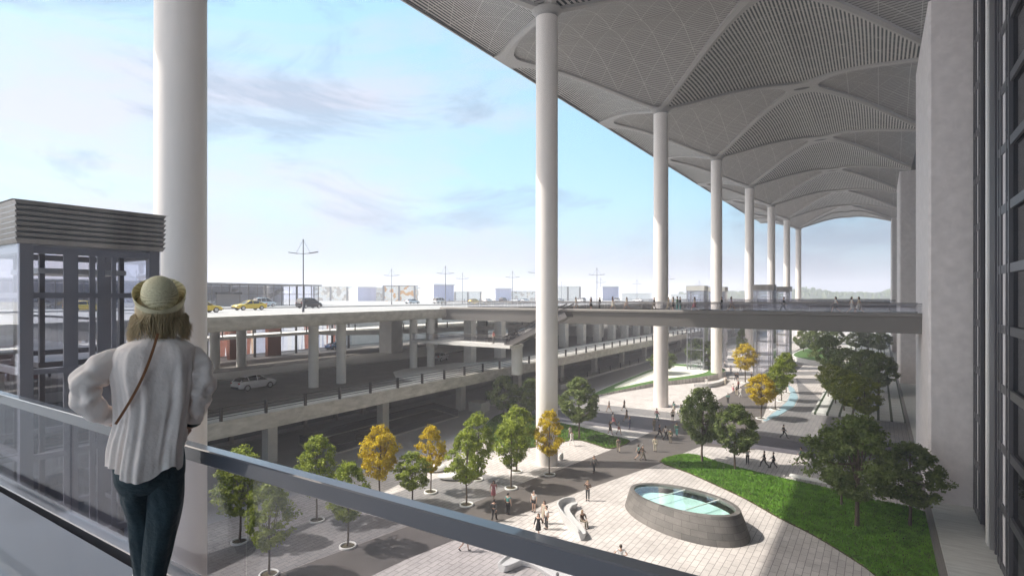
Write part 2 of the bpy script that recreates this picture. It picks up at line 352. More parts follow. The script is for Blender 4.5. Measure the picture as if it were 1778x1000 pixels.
# fin piers of the terminal
for k, lb in enumerate(['nearest broad pale plaster fin pier at the end of the footbridge', 'second pale plaster fin pier, behind the nearest one', 'farthest pale plaster fin pier, narrow in the distance', ]):
    y = 55.2+72*k
    t = thing('fin_pier', lb, 'pier', (4.7, y, 1), group='fin piers of the terminal')
    b = MB(); x0, x1, y1 = 3.35, 6.15, y+17.9; r = .18
    b.prism([(x0, y+r), (x0+r, y), (x1, y), (x1, y1), (x0+r, y1), (x0, y1-r)], .9, 41.1); b.build('shaft', M_pier, t)
    pass
# roof surface
def prof(t):
    t = max(0, min(1, t)); return .75*sin(pi*t/2)+.25*t*t*(3-2*t)
ZC, ZN = 46.6, 52.3
def roofz(x, y):
    u = abs((x-COLX+18) % 36-18)/18; v = abs((y-Y0+18) % 36-18)/18
    m = max(u, v); q = (u**5+v**5)**.2
    return ZC+(ZN-ZC)*prof(min(1, m)) + 6.0*abs(sqrt(u*u+.02)-sqrt(v*v+.02))*m*(1-m)
def louvre(name, axis, pitch, duty, c1, c2):
    m = mat(name, c1, .6); n = m.node_tree.nodes; l = m.node_tree.links
    g = n.new('ShaderNodeNewGeometry'); sx = n.new('ShaderNodeSeparateXYZ'); l.new(g.outputs['Position'], sx.inputs[0])
    def M(op, a, b=None):
        q = n.new('ShaderNodeMath'); q.operation = op
        for i, v in enumerate((a, b)):
            if v is None: continue
            if isinstance(v, (int, float)): q.inputs[i].default_value = v
            else: l.new(v, q.inputs[i])
        return q.outputs[0]
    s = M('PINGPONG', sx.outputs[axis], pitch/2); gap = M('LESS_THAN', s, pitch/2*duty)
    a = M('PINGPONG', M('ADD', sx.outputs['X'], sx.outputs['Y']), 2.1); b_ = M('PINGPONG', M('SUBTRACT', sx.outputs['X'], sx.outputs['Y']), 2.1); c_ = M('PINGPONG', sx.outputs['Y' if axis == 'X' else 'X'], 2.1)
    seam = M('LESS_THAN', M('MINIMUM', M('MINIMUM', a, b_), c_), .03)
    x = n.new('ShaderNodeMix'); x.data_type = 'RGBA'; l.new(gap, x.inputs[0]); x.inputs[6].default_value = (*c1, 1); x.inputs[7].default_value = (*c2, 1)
    y = n.new('ShaderNodeMix'); y.data_type = 'RGBA'; l.new(seam, y.inputs[0]); l.new(x.outputs[2], y.inputs[6]); y.inputs[7].default_value = (.55, .54, .52, 1)
    l.new(y.outputs[2], n['Principled BSDF'].inputs['Base Color'])
    bu = n.new('ShaderNodeBump'); bu.inputs['Strength'].default_value = .5; bu.inputs['Distance'].default_value = .05; bu.invert = True; l.new(gap, bu.inputs['Height']); l.new(bu.outputs[0], n['Principled BSDF'].inputs['Normal'])
    return m
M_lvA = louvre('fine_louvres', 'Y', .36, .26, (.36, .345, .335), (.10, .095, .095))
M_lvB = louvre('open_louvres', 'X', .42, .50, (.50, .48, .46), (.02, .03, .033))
roof = thing('canopy_roof', 'great vaulted white canopy with louvred ceiling panels and crossing ribs', 'canopy', (-28.7, 0, 46.5))
NS = 44
def diamond(cx, cy, along, s0, s1):
    "one vault cell: its two supports lie at +-18 m along the axis; concrete margins with a lip, and the recessed louvred panel"
    rib = MB(); pan = MB(); S_ = [s0+(s1-s0)*i/NS for i in range(NS+1)]
    ends = []
    rin, rout, pr = {1: [], -1: []}, {1: [], -1: []}, []
    for s in S_:
        wo = 18*(1-abs(s)); sm = sqrt(s*s+.012); wi = max(0.0, 18*(1-sm)-.45-.5*max(0, (abs(s)-.75)*4)**2)
        row = []
        for sg in (1, -1):
            def P(a, b, dz):
                x, y = (cx+a, cy+b) if along == 'X' else (cx+b, cy+a)
                return (x, y, roofz(x, y)+dz)
            rin[sg].append([P(18*s, sg*wi, 0), P(18*s, sg*wi, .5)]); rout[sg].append([P(18*s, sg*(wi+(wo-wi)*k/3), -.0) for k in (3, 2, 1, 0)])
        row = [P(18*s, wi*(-1+2*k/20), .34) for k in range(21)]
        pr.append(row)
    for sg in (1, -1):
        rib.loft(rout[sg], caps=False, closed=False, smooth=True); rib.loft(rin[sg], caps=False, closed=False, smooth=False)
    pan.loft(pr, caps=False, closed=False)
    rib.build('rib', M_rib, roof); pan.build('louvred_panel', M_lvB if along == 'X' else M_lvA, roof)
YEND = colY(7)
for n in range(-1, 8):
    y = colY(n)
    for cx in (COLX+18, COLX+54): diamond(cx, y, 'X', -1, 1)
    diamond(COLX-18, y, 'X', 0, 1)                      # half cells along the outer edge
    if n < 7:
        for cx in (COLX, COLX+36): diamond(cx, y+18, 'Y', -1, 1)
xs = COLX-18
b = MB()
b.add([(xs-.25, -22.6, 52.35), (xs-.25, YEND, 52.35), (xs-.25, YEND, 52.6), (xs-.25, -22.6, 52.6), (xs+4, -22.6, 54.3), (xs+4, YEND, 54.3), (44, -22.6, 54.6), (44, YEND, 54.6), (xs+.02, -22.6, 52.3), (xs+.02, YEND, 52.3)],
      [(0, 3, 2, 1), (3, 4, 5, 2), (4, 6, 7, 5), (0, 1, 9, 8)])
b.build('roof_sheet', M_rib, roof)
for yy, sg in ((YEND, 1),):
    ring = [[(x, yy, roofz(x, yy-.01)-.05) , (x, yy, 54.4 if x > xs+4 else 52.6+(x-xs)*.42)] for x in [xs+.5*i for i in range(int((44-xs)/.5)+1)]]
    MB().loft(ring, caps=False, closed=False, smooth=False).build('end_fascia', M_rib, roof)
# oval openings at the rib crossings
b = MB()
for n in range(-1, 7):
    b.add([(x, y, roofz(x, y)-.04) for x, y in ellipse(COLX+18, colY(n)+18, 1.25, .55, 0, 20)], [tuple(range(20))])
b.build('rib_opening', M_dkm, roof)

# ================================================================ terminal glass facade
fac = thing('glass_facade', 'tall dark glass terminal facade with steel ladder trusses behind it', 'facade', (6.4, 30, 1))
MB().box(6.3, 6.34, -12, 300, 1.0, 47).build('glazing', M_gfac, fac)
b = MB()
for y in (36, 41.3, 42.0, 43.8, 44.6, 51.6, 52.4, 54.0, 54.9): b.box(6.1, 6.29, y-.16, y+.16, 1, 47)
for y in (46.0, 49.6): b.box(6.15, 6.29, y-.09, y+.09, 1, 47)
b.build('steel_post', M_fst, fac)
for k in range(14):
    z = 1.2+k*3.55
    for ya, yb in ((36, 40.9), (41.3, 44.6), (51.6, 54.9)):
        MB().box(6.12, 6.26, ya, yb, z-.25, z+.25).bar((6.2, ya+.1, z+.2), (6.2, ya+1.2, z+1.0), .12).build('transom', M_fst, fac)
M_bp = 0
for k in range(13):
    for ya, yb in ((42.2, 43.6), (52.6, 53.8)): MB().box(6.20, 6.24, ya, yb, 1.45+k*3.55, 4.5+k*3.55).build('blind_panel', M_bp or mat('interior_blind', (.60, .57, .58), .7, emit=((.5, .48, .5), .04)), fac); M_bp = MATS['interior_blind']
MB().box(5.95, 6.28, 47.2, 48.0, 1.0, 47).build('white_fin', M_wht, fac)
MB().box(5.98, 6.25, 46.6, 46.9, 1.0, 47).build('slim_fin', M_alu, fac)
MB().box(7.6, 8, -12, 300, 0, 47).build('inner_wall', mat('interior_dark_wall', (.05, .05, .058), .5), fac)
# ================================================================ elevated road decks on the left
ZU = 15.4          # upper deck surface
edge = [(-43.5, -60), (-46.5, 5), (-48.6, 24.7), (-50.3, 36), (-51.8, 47), (-53.4, 56), (-54.6, 66), (-55.5, 90), (-56, 140), (-56, 620)]
ud = thing('upper_road_deck', 'pale upper road deck on round columns above the lower roadway', 'road deck', (-60, 60, ZU))
def off(poly, dx): return [(x+dx, y) for x, y in poly]
b = MB(); b.prism(edge+[(-86, 620), (-86, -60)], ZU-1.0, ZU); b.prism([(-97, -60), (-97, 620), (-460, 620), (-460, -60)], ZU-1.0, ZU); b.build('slab', M_deck, ud)  # open slot between the two slabs, added to let daylight reach the lower deck
MB().prism([(x-.5, y) for x, y in edge]+[(-85.5, 620), (-85.5, -60)], ZU-1.06, ZU-1.003).build('soffit', M_conl, ud)  # paler sheet added under the slab to brighten the roadway below
# fascia with rounded underside, proud of the slab
sec = [(.30, .16), (.34, .10), (.36, -.2), (.34, -.75), (.18, -1.08), (-.25, -1.22), (-.9, -1.22)]
rings = [[(x+sx_, y, ZU+sz_) for sx_, sz_ in sec] for x, y in edge]
MB().loft(rings, caps=False, closed=False).build('fascia', M_conc, ud)
MB().loft([[(x+.32, y, ZU+.165), (x-.35, y, ZU+.165), (x-.35, y, ZU+.01)] for x, y in edge], caps=False, closed=False, smooth=False).build('kerb', M_conl, ud)
b = MB()
for x, y in [(-54.8, 40.2), (-54.6, 44), (-56.8, 58.8), (-55.6, 61.2), (-54.5, 23), (-53, 12), (-60, 52)][:6]: b_ = MB().lathe([(.57, 6.8), (.57, ZU-1.0)], x, y, 24).build('column', M_conl, ud)
for x, y in [(-81, 42.5), (-80.4, 46.2), (-80, 30), (-79.5, 20)]: MB().lathe([(.7, 6.8), (.7, ZU-1.0)], x, y, 24).build('column', M_conl, ud)
for x, y, w_ in [(-76.1, 72.8, 1.6), (-84, 78.9, 1.0), (-76, 84, .9)]+[(-54.6, 69.4+8.4*i, .75) for i in range(2)]+[(-55.4, 94+8.4*i, .8) for i in range(16)]+[(-72, 96+12*i, .9) for i in range(9)]:
    MB().box(x-w_, x+w_, y-w_*.9, y+w_*.9, 6.8, ZU-1.0).build('column', M_conl, ud)
# middle deck
ZM = 6.8
md = thing('lower_road_deck', 'dark asphalt lower road deck with rough concrete edge beam', 'road deck', (-60, 60, ZM))
MB().box(-100, -45.9, -60, 320, ZM-1.0, ZM).build('slab', M_asph, md)
MB().box(-45.9, -45.45, -60, 320, ZM-1.25, ZM+.12).build('edge_beam', M_conc, md)
MB().prism([(-46.2, 50), (-46.2, 320), (-53, 320), (-53, 100), (-50.0, 72), (-55.6, 67), (-56.9, 57), (-56.0, 54), (-51.5, 50.2), (-49, 50)], ZM, ZM+.16).build('kerb_island', M_isle, md)
MB().prism([(-45.9, -60), (-45.9, 49.9), (-47.7, 49.9), (-47.7, -60)], ZM, ZM+.14).build('verge', M_isle, md)
MB().prism([(-74.5, 8), (-74.8, 38), (-74.9, 54), (-78, 66), (-78, 76), (-80, 90), (-70, 92), (-66.5, 76), (-67, 62), (-67.8, 51), (-68.6, 36), (-68, 8)], ZM, ZM+.16).build('pavement_island', M_isle, md)
for i in range(17):
    y = 2+16*i; MB().box(-54.3, -53.2, y-.55, y+.55, -.2, ZM-1.0).build('column', M_conl, md)
rl = thing('bridge_railing', 'dark four-rail steel railing along the lower road deck edge', 'railing', (-45.7, 60, ZM+.1))
b = MB()
for z in (.32, .58, .84): b.bar((-45.75, -60, ZM+.1+z), (-45.75, 300, ZM+.1+z), .05, .05)
b.bar((-45.75, -60, ZM+.1+1.12), (-45.75, 300, ZM+.1+1.12), .09, .07); b.build('rails', M_dkm, rl)
for i in range(78): MB().bar((-45.7, -16+4.05*i, ZM), (-45.7, -16+4.05*i, ZM+1.3), .17, .26).build('post', M_dkm, rl)
# far facade under the deck, with glazed shops
sh = thing('glazed_arcade', 'glass-fronted arcade with reddish pillars under the upper road deck', 'building', (-92, 50, ZM))
MB().box(-97, -96.6, -60, 320, ZM-.2, ZU-1.1).build('back_wall', M_conl, sh)
def shop_mat():
    m = mat('glowing_shop_interior', (.5, .48, .46), .7); n = m.node_tree.nodes; l = m.node_tree.links; b = n['Principled BSDF']
    g = n.new('ShaderNodeNewGeometry'); mp = n.new('ShaderNodeMapping'); mp.inputs['Scale'].default_value = (0, 1.3, .06); l.new(g.outputs['Position'], mp.inputs[0])
    v = n.new('ShaderNodeTexVoronoi'); v.inputs['Scale'].default_value = 1; l.new(mp.outputs[0], v.inputs[0])
    r = n.new('ShaderNodeValToRGB'); r.color_ramp.interpolation = 'CONSTANT'; e = r.color_ramp.elements
    e[0].color = (.75, .73, .70, 1); e[1].position = .42; e[1].color = (.45, .46, .52, 1)
    for p, c in ((.6, (.62, .42, .26, 1)), (.74, (.70, .70, .72, 1)), (.9, (.30, .12, .08, 1))): q = e.new(p); q.color = c
    sc = n.new('ShaderNodeSeparateColor'); l.new(v.outputs['Color'], sc.inputs[0]); l.new(sc.outputs[0], r.inputs[0]); l.new(r.outputs[0], b.inputs['Base Color']); l.new(r.outputs[0], b.inputs['Emission Color']); b.inputs['Emission Strength'].default_value = .55  # emission follows the base colour, so the interior panel glows by itself
    return m
MB().box(-95.2, -95, -20, 75, ZM+.2, 13.6).build('shop_interior', shop_mat(), sh)
MB().box(-91.05, -91, -20, 76, ZM+.3, 13.8).build('shop_glass', M_glift, sh)
for i in range(24):
    y = -19+4.1*i; MB().box(-91.3, -90.95, y-.14, y+.14, ZM, 13.8).build('mullion', M_dkm, sh)
for y, wd in ((-12, 1.0), (8, 1.2), (24, .9), (43, 1.3), (50.5, .7), (58, 1.3)): MB().box(-91.0, -90.2, y-wd, y+wd, ZM, 13.8).build('pillar', mat('red_brown_render', (.30, .13, .09), .8) if 'red_brown_render' not in MATS else MATS['red_brown_render'], sh)
# mezzanine with its own railing
mz = thing('mezzanine_deck', 'thin pale mezzanine slab behind the deck columns with dark railing', 'walkway', (-86, 60, 10.8))
MB().box(-90, -85, -60, 66, 10.6, 11.1).build('slab', M_conl, mz)
MB().prism([(-85, 66), (-90, 66), (-86, 130), (-62, 130), (-62, 118), (-78, 72)], 10.2, 11.1).build('ramp_slab', M_conl, mz)
def rail_run(name, pts, z, parent, hts=(.3, .55, .8, 1.08), every=4.0, m=None):
    b = MB(); p = MB(); m = m or M_dkm
    for (x0, y0), (x1, y1) in zip(pts, pts[1:]):
        for h in hts: b.bar((x0, y0, z+h), (x1, y1, z+h), .055)
        L = hypot(x1-x0, y1-y0); k = max(1, round(L/every))
        for i in range(k+1): p.bar((x0+(x1-x0)*i/k, y0+(y1-y0)*i/k, z), (x0+(x1-x0)*i/k, y0+(y1-y0)*i/k, z+hts[-1]+.08), .14)
    b.build('rails', m, parent); p.build('posts', m, parent)
rail_run('railing', [(-85.1, -60), (-85.1, 66), (-78.2, 72), (-62.2, 118), (-62.2, 130)], 11.1, mz, every=5.0)
MB().box(-84, -60, 132, 133, 6.8, 14.4).build('end_wall', M_conl, mz)
# ground-level walls and railings below the lower deck
gw = thing('undercroft_wall', 'dim glazed wall and concrete blocks in the shadow under the lower deck', 'wall', (-62, 60, 0))
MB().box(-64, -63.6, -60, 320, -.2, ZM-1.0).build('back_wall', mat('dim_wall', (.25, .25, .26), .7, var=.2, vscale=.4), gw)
MB().box(-63.5, -63.45, 20, 60, .4, 4.2).build('dark_glass', glass('undercroft_glass', (.5, .55, .62), .15), gw)
for i in range(9): MB().box(-63.55, -63.2, 20+5*i, 20.4+5*i, 0, ZM-1.0).build('mullion', M_gird, gw)
gr = thing('ground_railing', 'dark low railing on the ground under the far part of the lower deck', 'railing', (-52, 100, 0))
rail_run('railing', [(-52, 44), (-52, 47)], 0, gr, every=3); rail_run('railing', [(-51.8, 70), (-51.8, 300)], .3, gr, every=6)
MB().box(-53.5, -51.6, 70, 300, -.13, .3).build('plinth', M_conl, gr)
for i in range(6): tag(MB().box(-52.2, -49.8, 66+5*i, 68.2+5*i, -.13, 1.3-.1*i).build('concrete_block', M_conl), 'low concrete block standing in the row under the lower deck, number %s from the viewer' % ['one','two','three','four','five','six'][i], 'concrete block', 'concrete blocks under the deck')
# low glass fence around the sunken court
sk = thing('sunken_court_fence', 'low frameless glass fence around the sunken court on the grey road', 'fence', (-54, 52, -.13))
P_ = [(-50.2, 40), (-51.0, 62), (-57.5, 64), (-57.2, 40)]
for (xa, ya), (xb, yb) in zip(P_, P_[1:]+P_[:1]): MB().bar((xa, ya, .35), (xb, yb, .35), .03, .95).build('glass_pane', M_gbal, sk); MB().bar((xa, ya, .86), (xb, yb, .86), .06, .05).build('top_rail', M_dkm, sk); MB().bar((xa, ya, -.07), (xb, yb, -.07), .4, .12).build('kerb', M_isle, sk)
MB().sheet([(x*.985-.8, y) for x, y in P_], -.12).build('court_floor', M_asph, sk)

# ================================================================ footbridges and walkway with escalator
def footbridge(name, label, y0, y1, x0, x1, ztop, depth, rails=True):
    t = thing(name, label, 'footbridge', (0, y0, ztop), group='footbridges to the terminal')
    MB().box(x0, x1, y0+.5, y1-.5, ztop-.3, ztop).build('deck', M_gird, t)
    sec_ = [(0, .18), (-.12, .05), (-.12, -.16), (.05, -.25), (.35, -depth), (1.0, -depth)]
    for s, yy in ((1, y0), (-1, y1)):
        MB().loft([[(x, yy+s*a, ztop+z) for a, z in sec_] for x in (x0, x1)], caps=False, closed=False, smooth=False).build('girder', M_gird, t)
    MB().box(x0, x1, y0+1.0, y1-1.0, ztop-depth, ztop-depth+.1).build('soffit', M_gird, t)
    for yy in (y0+.15, y1-.15):
        b = MB(); n = int((x1-x0)/2.4)
        for i in range(n): b.box(x0+(x1-x0)*(i+.02)/n, x0+(x1-x0)*(i+.98)/n, yy-.012, yy+.012, ztop+.02, ztop+.98)
        b.build('glass_balustrade', M_gpale, t)
        MB().box(x0, x1, yy-.05, yy+.05, ztop+1.0, ztop+1.07).build('handrail', M_gym, t)
        MB().box(x0, x1, yy-.03, yy+.03, ztop+.86, ztop+.9).build('lower_rail', M_gym, t)
    return t
footbridge('footbridge', 'nearest footbridge with deep grey girder and glass balustrades', 62.6, 69.2, -54.9, 3.35, 15.65, 1.75)
footbridge('footbridge', 'second footbridge, seen behind the nearest one', 150, 156, -56, 3.35, 15.65, 1.5)
footbridge('footbridge', 'third footbridge, far off beyond the lifts', 226, 231, -56, 3.35, 15.65, 1.4)
wk = thing('link_walkway', 'slim glass-sided walkway with escalator rising to the nearest footbridge', 'walkway', (-47, 59, 11))
MB().box(-56.5, -39.3, 58.2, 61.4, 10.7, 11.05).build('deck', M_conl, wk)
for yy in (58.25, 61.35):
    MB().box(-56.5, -39.3, yy-.015, yy+.015, 11.05, 12.0).build('glass_pane', M_gpale, wk); MB().box(-56.5, -39.3, yy-.04, yy+.04, 12.0, 12.06).build('handrail', M_gym, wk)
es = MB().bar((-40.6, 59.8, 10.9), (-31.6, 59.8, 15.2), 1.7, .7); es.build('escalator', M_gym, wk)
for yy in (58.9, 60.7): MB().bar((-41, yy, 11.9), (-31.4, yy, 16.5), .12, .12).build('escalator_handrail', M_dkm, wk); MB().bar((-40.8, yy, 11.5), (-31.5, yy, 16.0), .03, .8).build('escalator_glass', M_gpale, wk)
MB().lathe([(.75, 6.8), (.75, 10.7)], -40.9, 62.3, 20).build('support', M_conl, wk)

# ================================================================ lifts
M_lfr = mat('lift_frame_paint', (.40, .385, .39), .4, .1)
def lift(label, x0, y0, ztop=19.85, zbot=0, dark=True, group='glass lift towers', W_=3.8, D_=3.35, detail=True):
    t = thing('glass_lift', label, 'lift tower', (x0, y0, zbot), group=group); x1, y1 = x0-W_, y0+D_; R = M_alu if dark else M_wht
    zr = ztop-1.13
    b = MB(); n = 8; h = (ztop-zr)/n
    for i in range(n):
        e = .12+.02*(i+1)/n; z = zr+i*h
        P = lambda d, zz: [(x0+d, y0-d, zz), (x0+d, y1+d, zz), (x1-d, y1+d, zz), (x1-d, y0-d, zz)]
        b.loft([P(e-.055, z), P(e, z+h*.85), P(e, z+h), P(e-.05, z+h)][:3], caps=False, smooth=False)
        b.loft([P(e, z+h), P(e-.055+.016, z+h+.001)], caps=False, smooth=False)
    b.sheet([(x0+.2, y0-.2), (x0+.2, y1+.2), (x1-.2, y1+.2), (x1-.2, y0-.2)], ztop-.01); b.sheet([(x0+.05, y0-.05), (x0+.05, y1+.05), (x1-.05, y1+.05), (x1-.05, y0-.05)][::-1], zr)
    b.build('roof', R, t)
    b = MB(); m = M_lfr
    for x in (x0-.12, x1+.12):
        for y in (y0+.14, y1-.14): b.box(x-.12, x+.12, y-.14, y+.14, zbot, zr)
    zs = [z for z in (zr-.15, 17.35, 15.3, 13.0, 10.5, 8.2, 5.6, 3.0, .3) if z > zbot]
    for z in zs:
        w_ = .18 if z in (zr-.15,) else .15
        b.box(x0-.2, x0-.03, y0+.28, y1-.28, z-w_/2, z+w_/2); b.box(x1+.03, x1+.2, y0+.28, y1-.28, z-w_/2, z+w_/2)
        b.box(x1+.24, x0-.24, y0+.02, y0+.2, z-w_/2, z+w_/2); b.box(x1+.24, x0-.24, y1-.2, y1-.02, z-w_/2, z+w_/2)
    b.build('frame', m, t)
    g = MB()
    g.box(x0+.0, x0+.02, y0-.02, y1+.02, zbot, zr); g.box(x1-.02, x1, y0, y1, zbot, zr); g.box(x1, x0, y0-.04, y0-.02, zbot, zr); g.box(x1, x0, y1+.02, y1+.04, zbot, zr)
    g.build('glass_wall', M_glift, t)
    if detail:
        for ya, yb in ((.95, 1.28), (1.55, 1.68), (1.74, 1.92), (2.1, 2.2)): MB().box(x0-.12, x0-.05, y0+ya, y0+yb, zbot, zr-.2).build('door_post', M_lfr, t)
        MB().box(x1+.6, x0-.8, y0+.6, y1-.6, zr-3.4, zr-3.25).build('car_floor', M_gym, t)
        MB().box(x1+.6, x0-.8, y0+.6, y1-.6, zr-.75, zr-.6).build('car_ceiling', M_conl, t)
        b = MB()
        for i in range(2):
            for z in (17.3, 17.17): b.lathe([(0, z), (.03, z)], x0+.03, y0+1.6+i*.2, 8)
        for x, y in ((x1+.7, y0+.7), (x0-.9, y0+.7), (x1+.7, y1-.7), (x0-.9, y1-.7)): b.bar((x, y, zbot+.3), (x, y, zr), .12)
        b.build('car_guide', M_gym, t)
    return t
lift('nearest glass lift tower with ribbed aluminium roof, left of the woman', -18.7, 4.74)
lift('far glass lift tower with grey roof, left one of the pair on the second bridge', -17.6, 121)
lift('far glass lift tower with grey roof, right one of the pair on the second bridge', -17.6, 146)
lift('far glass lift with white roof, partly hidden by the fourth column', -32.0, 124, dark=False)
lift('far glass lift with white roof, right of the fourth column', -31.5, 141, dark=False)
ll = thing('lift_landing', 'dark landing with glass side leading to the nearest lift', 'landing', (-28, 6, 15.4))
MB().box(-46, -22.9, 4.6, 7.9, 14.9, 15.55).build('slab', M_dkm, ll)
for yy in (4.65, 7.85): MB().box(-46, -22.9, yy-.015, yy+.015, 15.55, 16.5).build('glass_pane', M_gpale, ll); MB().box(-46, -22.9, yy-.04, yy+.04, 16.5, 16.58).build('handrail', M_dkm, ll)

# ================================================================ balcony with balustrade in front of the camera
M_bfl = mat('balcony_floor_grey_blue', (.20, .22, .26), .32, var=.05, vscale=1.2, coat=.3)
flat('balcony_floor', [[(-12, -6), (6.2, -6), (6.2, 1.66), (-12, 1.34)]], 15.65, M_bfl, th=.35)
bl = thing('balustrade', 'steel and glass balcony balustrade in the foreground', 'balustrade', (-3.3, 1.6, 15.6))
A0 = Vector((-12, 1.386, 0)); A1 = Vector((6.3, 1.855, 0)); dA = (A1-A0).normalized(); nA = Vector((-dA.y, dA.x, 0))
M_rail = mat('handrail_paint', (.105, .11, .13), .3, 0.0, coat=1.0)
def along(name, n0, n1, z0, z1, m, a=0.0, c=1.0):
    p, q = A0.lerp(A1, a), A0.lerp(A1, c)
    vs = [(P+nA*nn) for P in (p, q) for nn in (n0, n1)]
    r = .006
    ring = lambda P: [(P+nA*(n0+r)).to_tuple()[:2]+(z0,), (P+nA*(n1-r)).to_tuple()[:2]+(z0,), (P+nA*n1).to_tuple()[:2]+(z0+r,), (P+nA*n1).to_tuple()[:2]+(z1-r,), (P+nA*(n1-r)).to_tuple()[:2]+(z1,), (P+nA*(n0+r)).to_tuple()[:2]+(z1,), (P+nA*n0).to_tuple()[:2]+(z1-r,), (P+nA*n0).to_tuple()[:2]+(z0+r,)]
    return MB().loft([ring(p), ring(q)], smooth=False).build(name, m, bl)
along('handrail', 0, .072, HE-.87-.085, HE-.87, M_rail)
along('bottom_rail', -.02, .09, 15.46, 15.635, M_rail); along('bottom_channel', -.05, .12, 15.36, 15.455, M_gym)
b = MB()
for i in range(8):
    a = (i+.005)/8; c = (i+.995)/8; p, q = A0.lerp(A1, a)+nA*.045, A0.lerp(A1, c)+nA*.045
    b.bar((p.x, p.y, 16.0), (q.x, q.y, 16.0), .012, .70)
b.build('glass_pane', glass('balcony_glass', (.80, .80, .83), .035, fres=.3), bl)
# ================================================================ trees
def leaf_mat(name, c1, c2):
    m = bpy.data.materials.new(name); m.use_nodes = True; n = m.node_tree.nodes; l = m.node_tree.links; n.clear()
    o = n.new('ShaderNodeOutputMaterial'); d = n.new('ShaderNodeBsdfPrincipled'); t = n.new('ShaderNodeBsdfTranslucent'); x = n.new('ShaderNodeMixShader'); x.inputs[0].default_value = .28
    d.inputs['Roughness'].default_value = .55; d.inputs['Specular IOR Level'].default_value = .3
    g = n.new('ShaderNodeNewGeometry'); no = n.new('ShaderNodeTexNoise'); no.inputs['Scale'].default_value = 1.6; no.inputs['Detail'].default_value = 6; no.inputs['Roughness'].default_value = .75; l.new(g.outputs['Position'], no.inputs['Vector'])
    r = n.new('ShaderNodeValToRGB'); e = r.color_ramp.elements; e[0].position = .36; e[0].color = (*c1, 1); e[1].position = .64; e[1].color = (*c2, 1); l.new(no.outputs['Fac'], r.inputs[0])
    l.new(r.outputs[0], d.inputs['Base Color']); l.new(r.outputs[0], t.inputs['Color']); l.new(d.outputs[0], x.inputs[1]); l.new(t.outputs[0], x.inputs[2]); l.new(x.outputs[0], o.inputs[0]); return m
L_green = leaf_mat('leaves_fresh_green', (.12, .18, .02), (.43, .50, .07))
L_yellow = leaf_mat('leaves_golden', (.36, .26, .01), (.90, .72, .03))
L_olive = leaf_mat('leaves_olive', (.10, .14, .018), (.34, .38, .05))
L_dark = leaf_mat('leaves_dark_green', (.07, .105, .035), (.28, .35, .11))
def tree_proto(seed, H, R, zb, nclump, nleaf, ls, big):
    rng = random.Random(seed); nr = np.random.RandomState(seed)
    tr = MB(); zc = (zb+H)/2; hz = (H-zb)/2
    bend = [(0, 0, 0), (rng.uniform(-.04, .04), rng.uniform(-.04, .04), zb*.5), (rng.uniform(-.08, .08), rng.uniform(-.08, .08), zb), (rng.uniform(-.12, .12), rng.uniform(-.12, .12), zc), (0, 0, H*.88)]
    r0 = .085 if not big else .15
    tr.tube([(0, 0, -.05), (0, 0, .15)]+bend[1:], [r0*1.25, r0, r0*.85, r0*.72, r0*.45, r0*.12], 8)
    cl = []
    # clump centres: an egg wider below the middle, pushed about so that the outline is uneven
    lobes = [(rng.uniform(0, 2*pi), rng.uniform(-.7, .8), rng.uniform(.10, .26)) for _ in range(7)]
    for i in range(nclump):
        zz = rng.uniform(-1, 1); a = rng.uniform(0, 2*pi)
        pr = max(.10, (1-abs(zz)**2.3))**.5*(1.0-.27*max(0, zz)) * (1 if zz > -.5 else 1-.35*(-.5-zz))
        for la, lz, lw in lobes: pr *= 1+lw*math.exp(-((math.remainder(a-la, 2*pi))**2*1.8+(zz-lz)**2*5))-.03
        rad = R*pr*(rng.uniform(.25, 1)**.42)
        cl.append((rad*cos(a), rad*sin(a), zc+hz*zz*.95+rng.uniform(-.1, .1)))
    for i in range(13 if big else 10):
        c = cl[rng.randrange(len(cl))]; z0 = rng.uniform(zb*.82, zb+hz*.9); q = Vector((c[0]*.8, c[1]*.8, max(c[2], z0+.35)))
        p = Vector((0, 0, z0)); mid = p.lerp(q, .45)+Vector((c[0]*.12, c[1]*.12, -.12))
        tr.tube([p, mid, q], [r0*.42, r0*.28, r0*.08], 5)
    vs = []; fs = []
    cs = R*(.17 if big else .19)
    for cx, cy, cz in cl:
        m = int(nleaf*rng.uniform(.5, 1.4)); s_ = cs*rng.uniform(.7, 1.35)
        P = nr.normal(size=(m, 3)); P /= np.linalg.norm(P, axis=1)[:, None]; P *= (nr.rand(m, 1)**.5)*s_; P[:, 2] *= .72
        out = np.array([cx, cy, (cz-zc)*.8+.4]); out = out/(np.linalg.norm(out)+1e-6)
        for p in P:
            nrm = nr.normal(size=3)*.75+out*.5+np.array([0, 0, .55]); nrm /= np.linalg.norm(nrm)
            t1 = np.cross(nrm, nr.normal(size=3)); t1 /= np.linalg.norm(t1)+1e-9; t2 = np.cross(nrm, t1)
            L = ls*rng.uniform(.6, 1.25); Wd = L*.62; c = np.array([cx, cy, cz])+p; k = len(vs)
            vs += [tuple(c-t1*L*.5), tuple(c+t2*Wd*.5-nrm*L*.1), tuple(c+t1*L*.5), tuple(c-t2*Wd*.5-nrm*L*.1)]; fs.append((k, k+1, k+2, k+3))
    me = bpy.data.meshes.new('crown'); me.from_pydata(vs, [], fs)
    t = thing('plaza_tree', 'tree', 'tree'); tr.build('trunk', M_bark, t, local=True)
    o = bpy.data.objects.new('crown', me); C.objects.link(o); o.parent = t; me.materials.append(L_green)
    t['H'] = H; t['R'] = R
    return t
PT = [tree_proto(11+i, 6.2, 1.8, zb, 135, 55, .20, False) for i, zb in enumerate((1.9, 2.1, 1.7, 2.0, 1.8))]
PB = [tree_proto(31+i, 8.0, 2.9, 2.2, 175, 64, .27, True) for i in range(4)]
rt = random.Random(5)
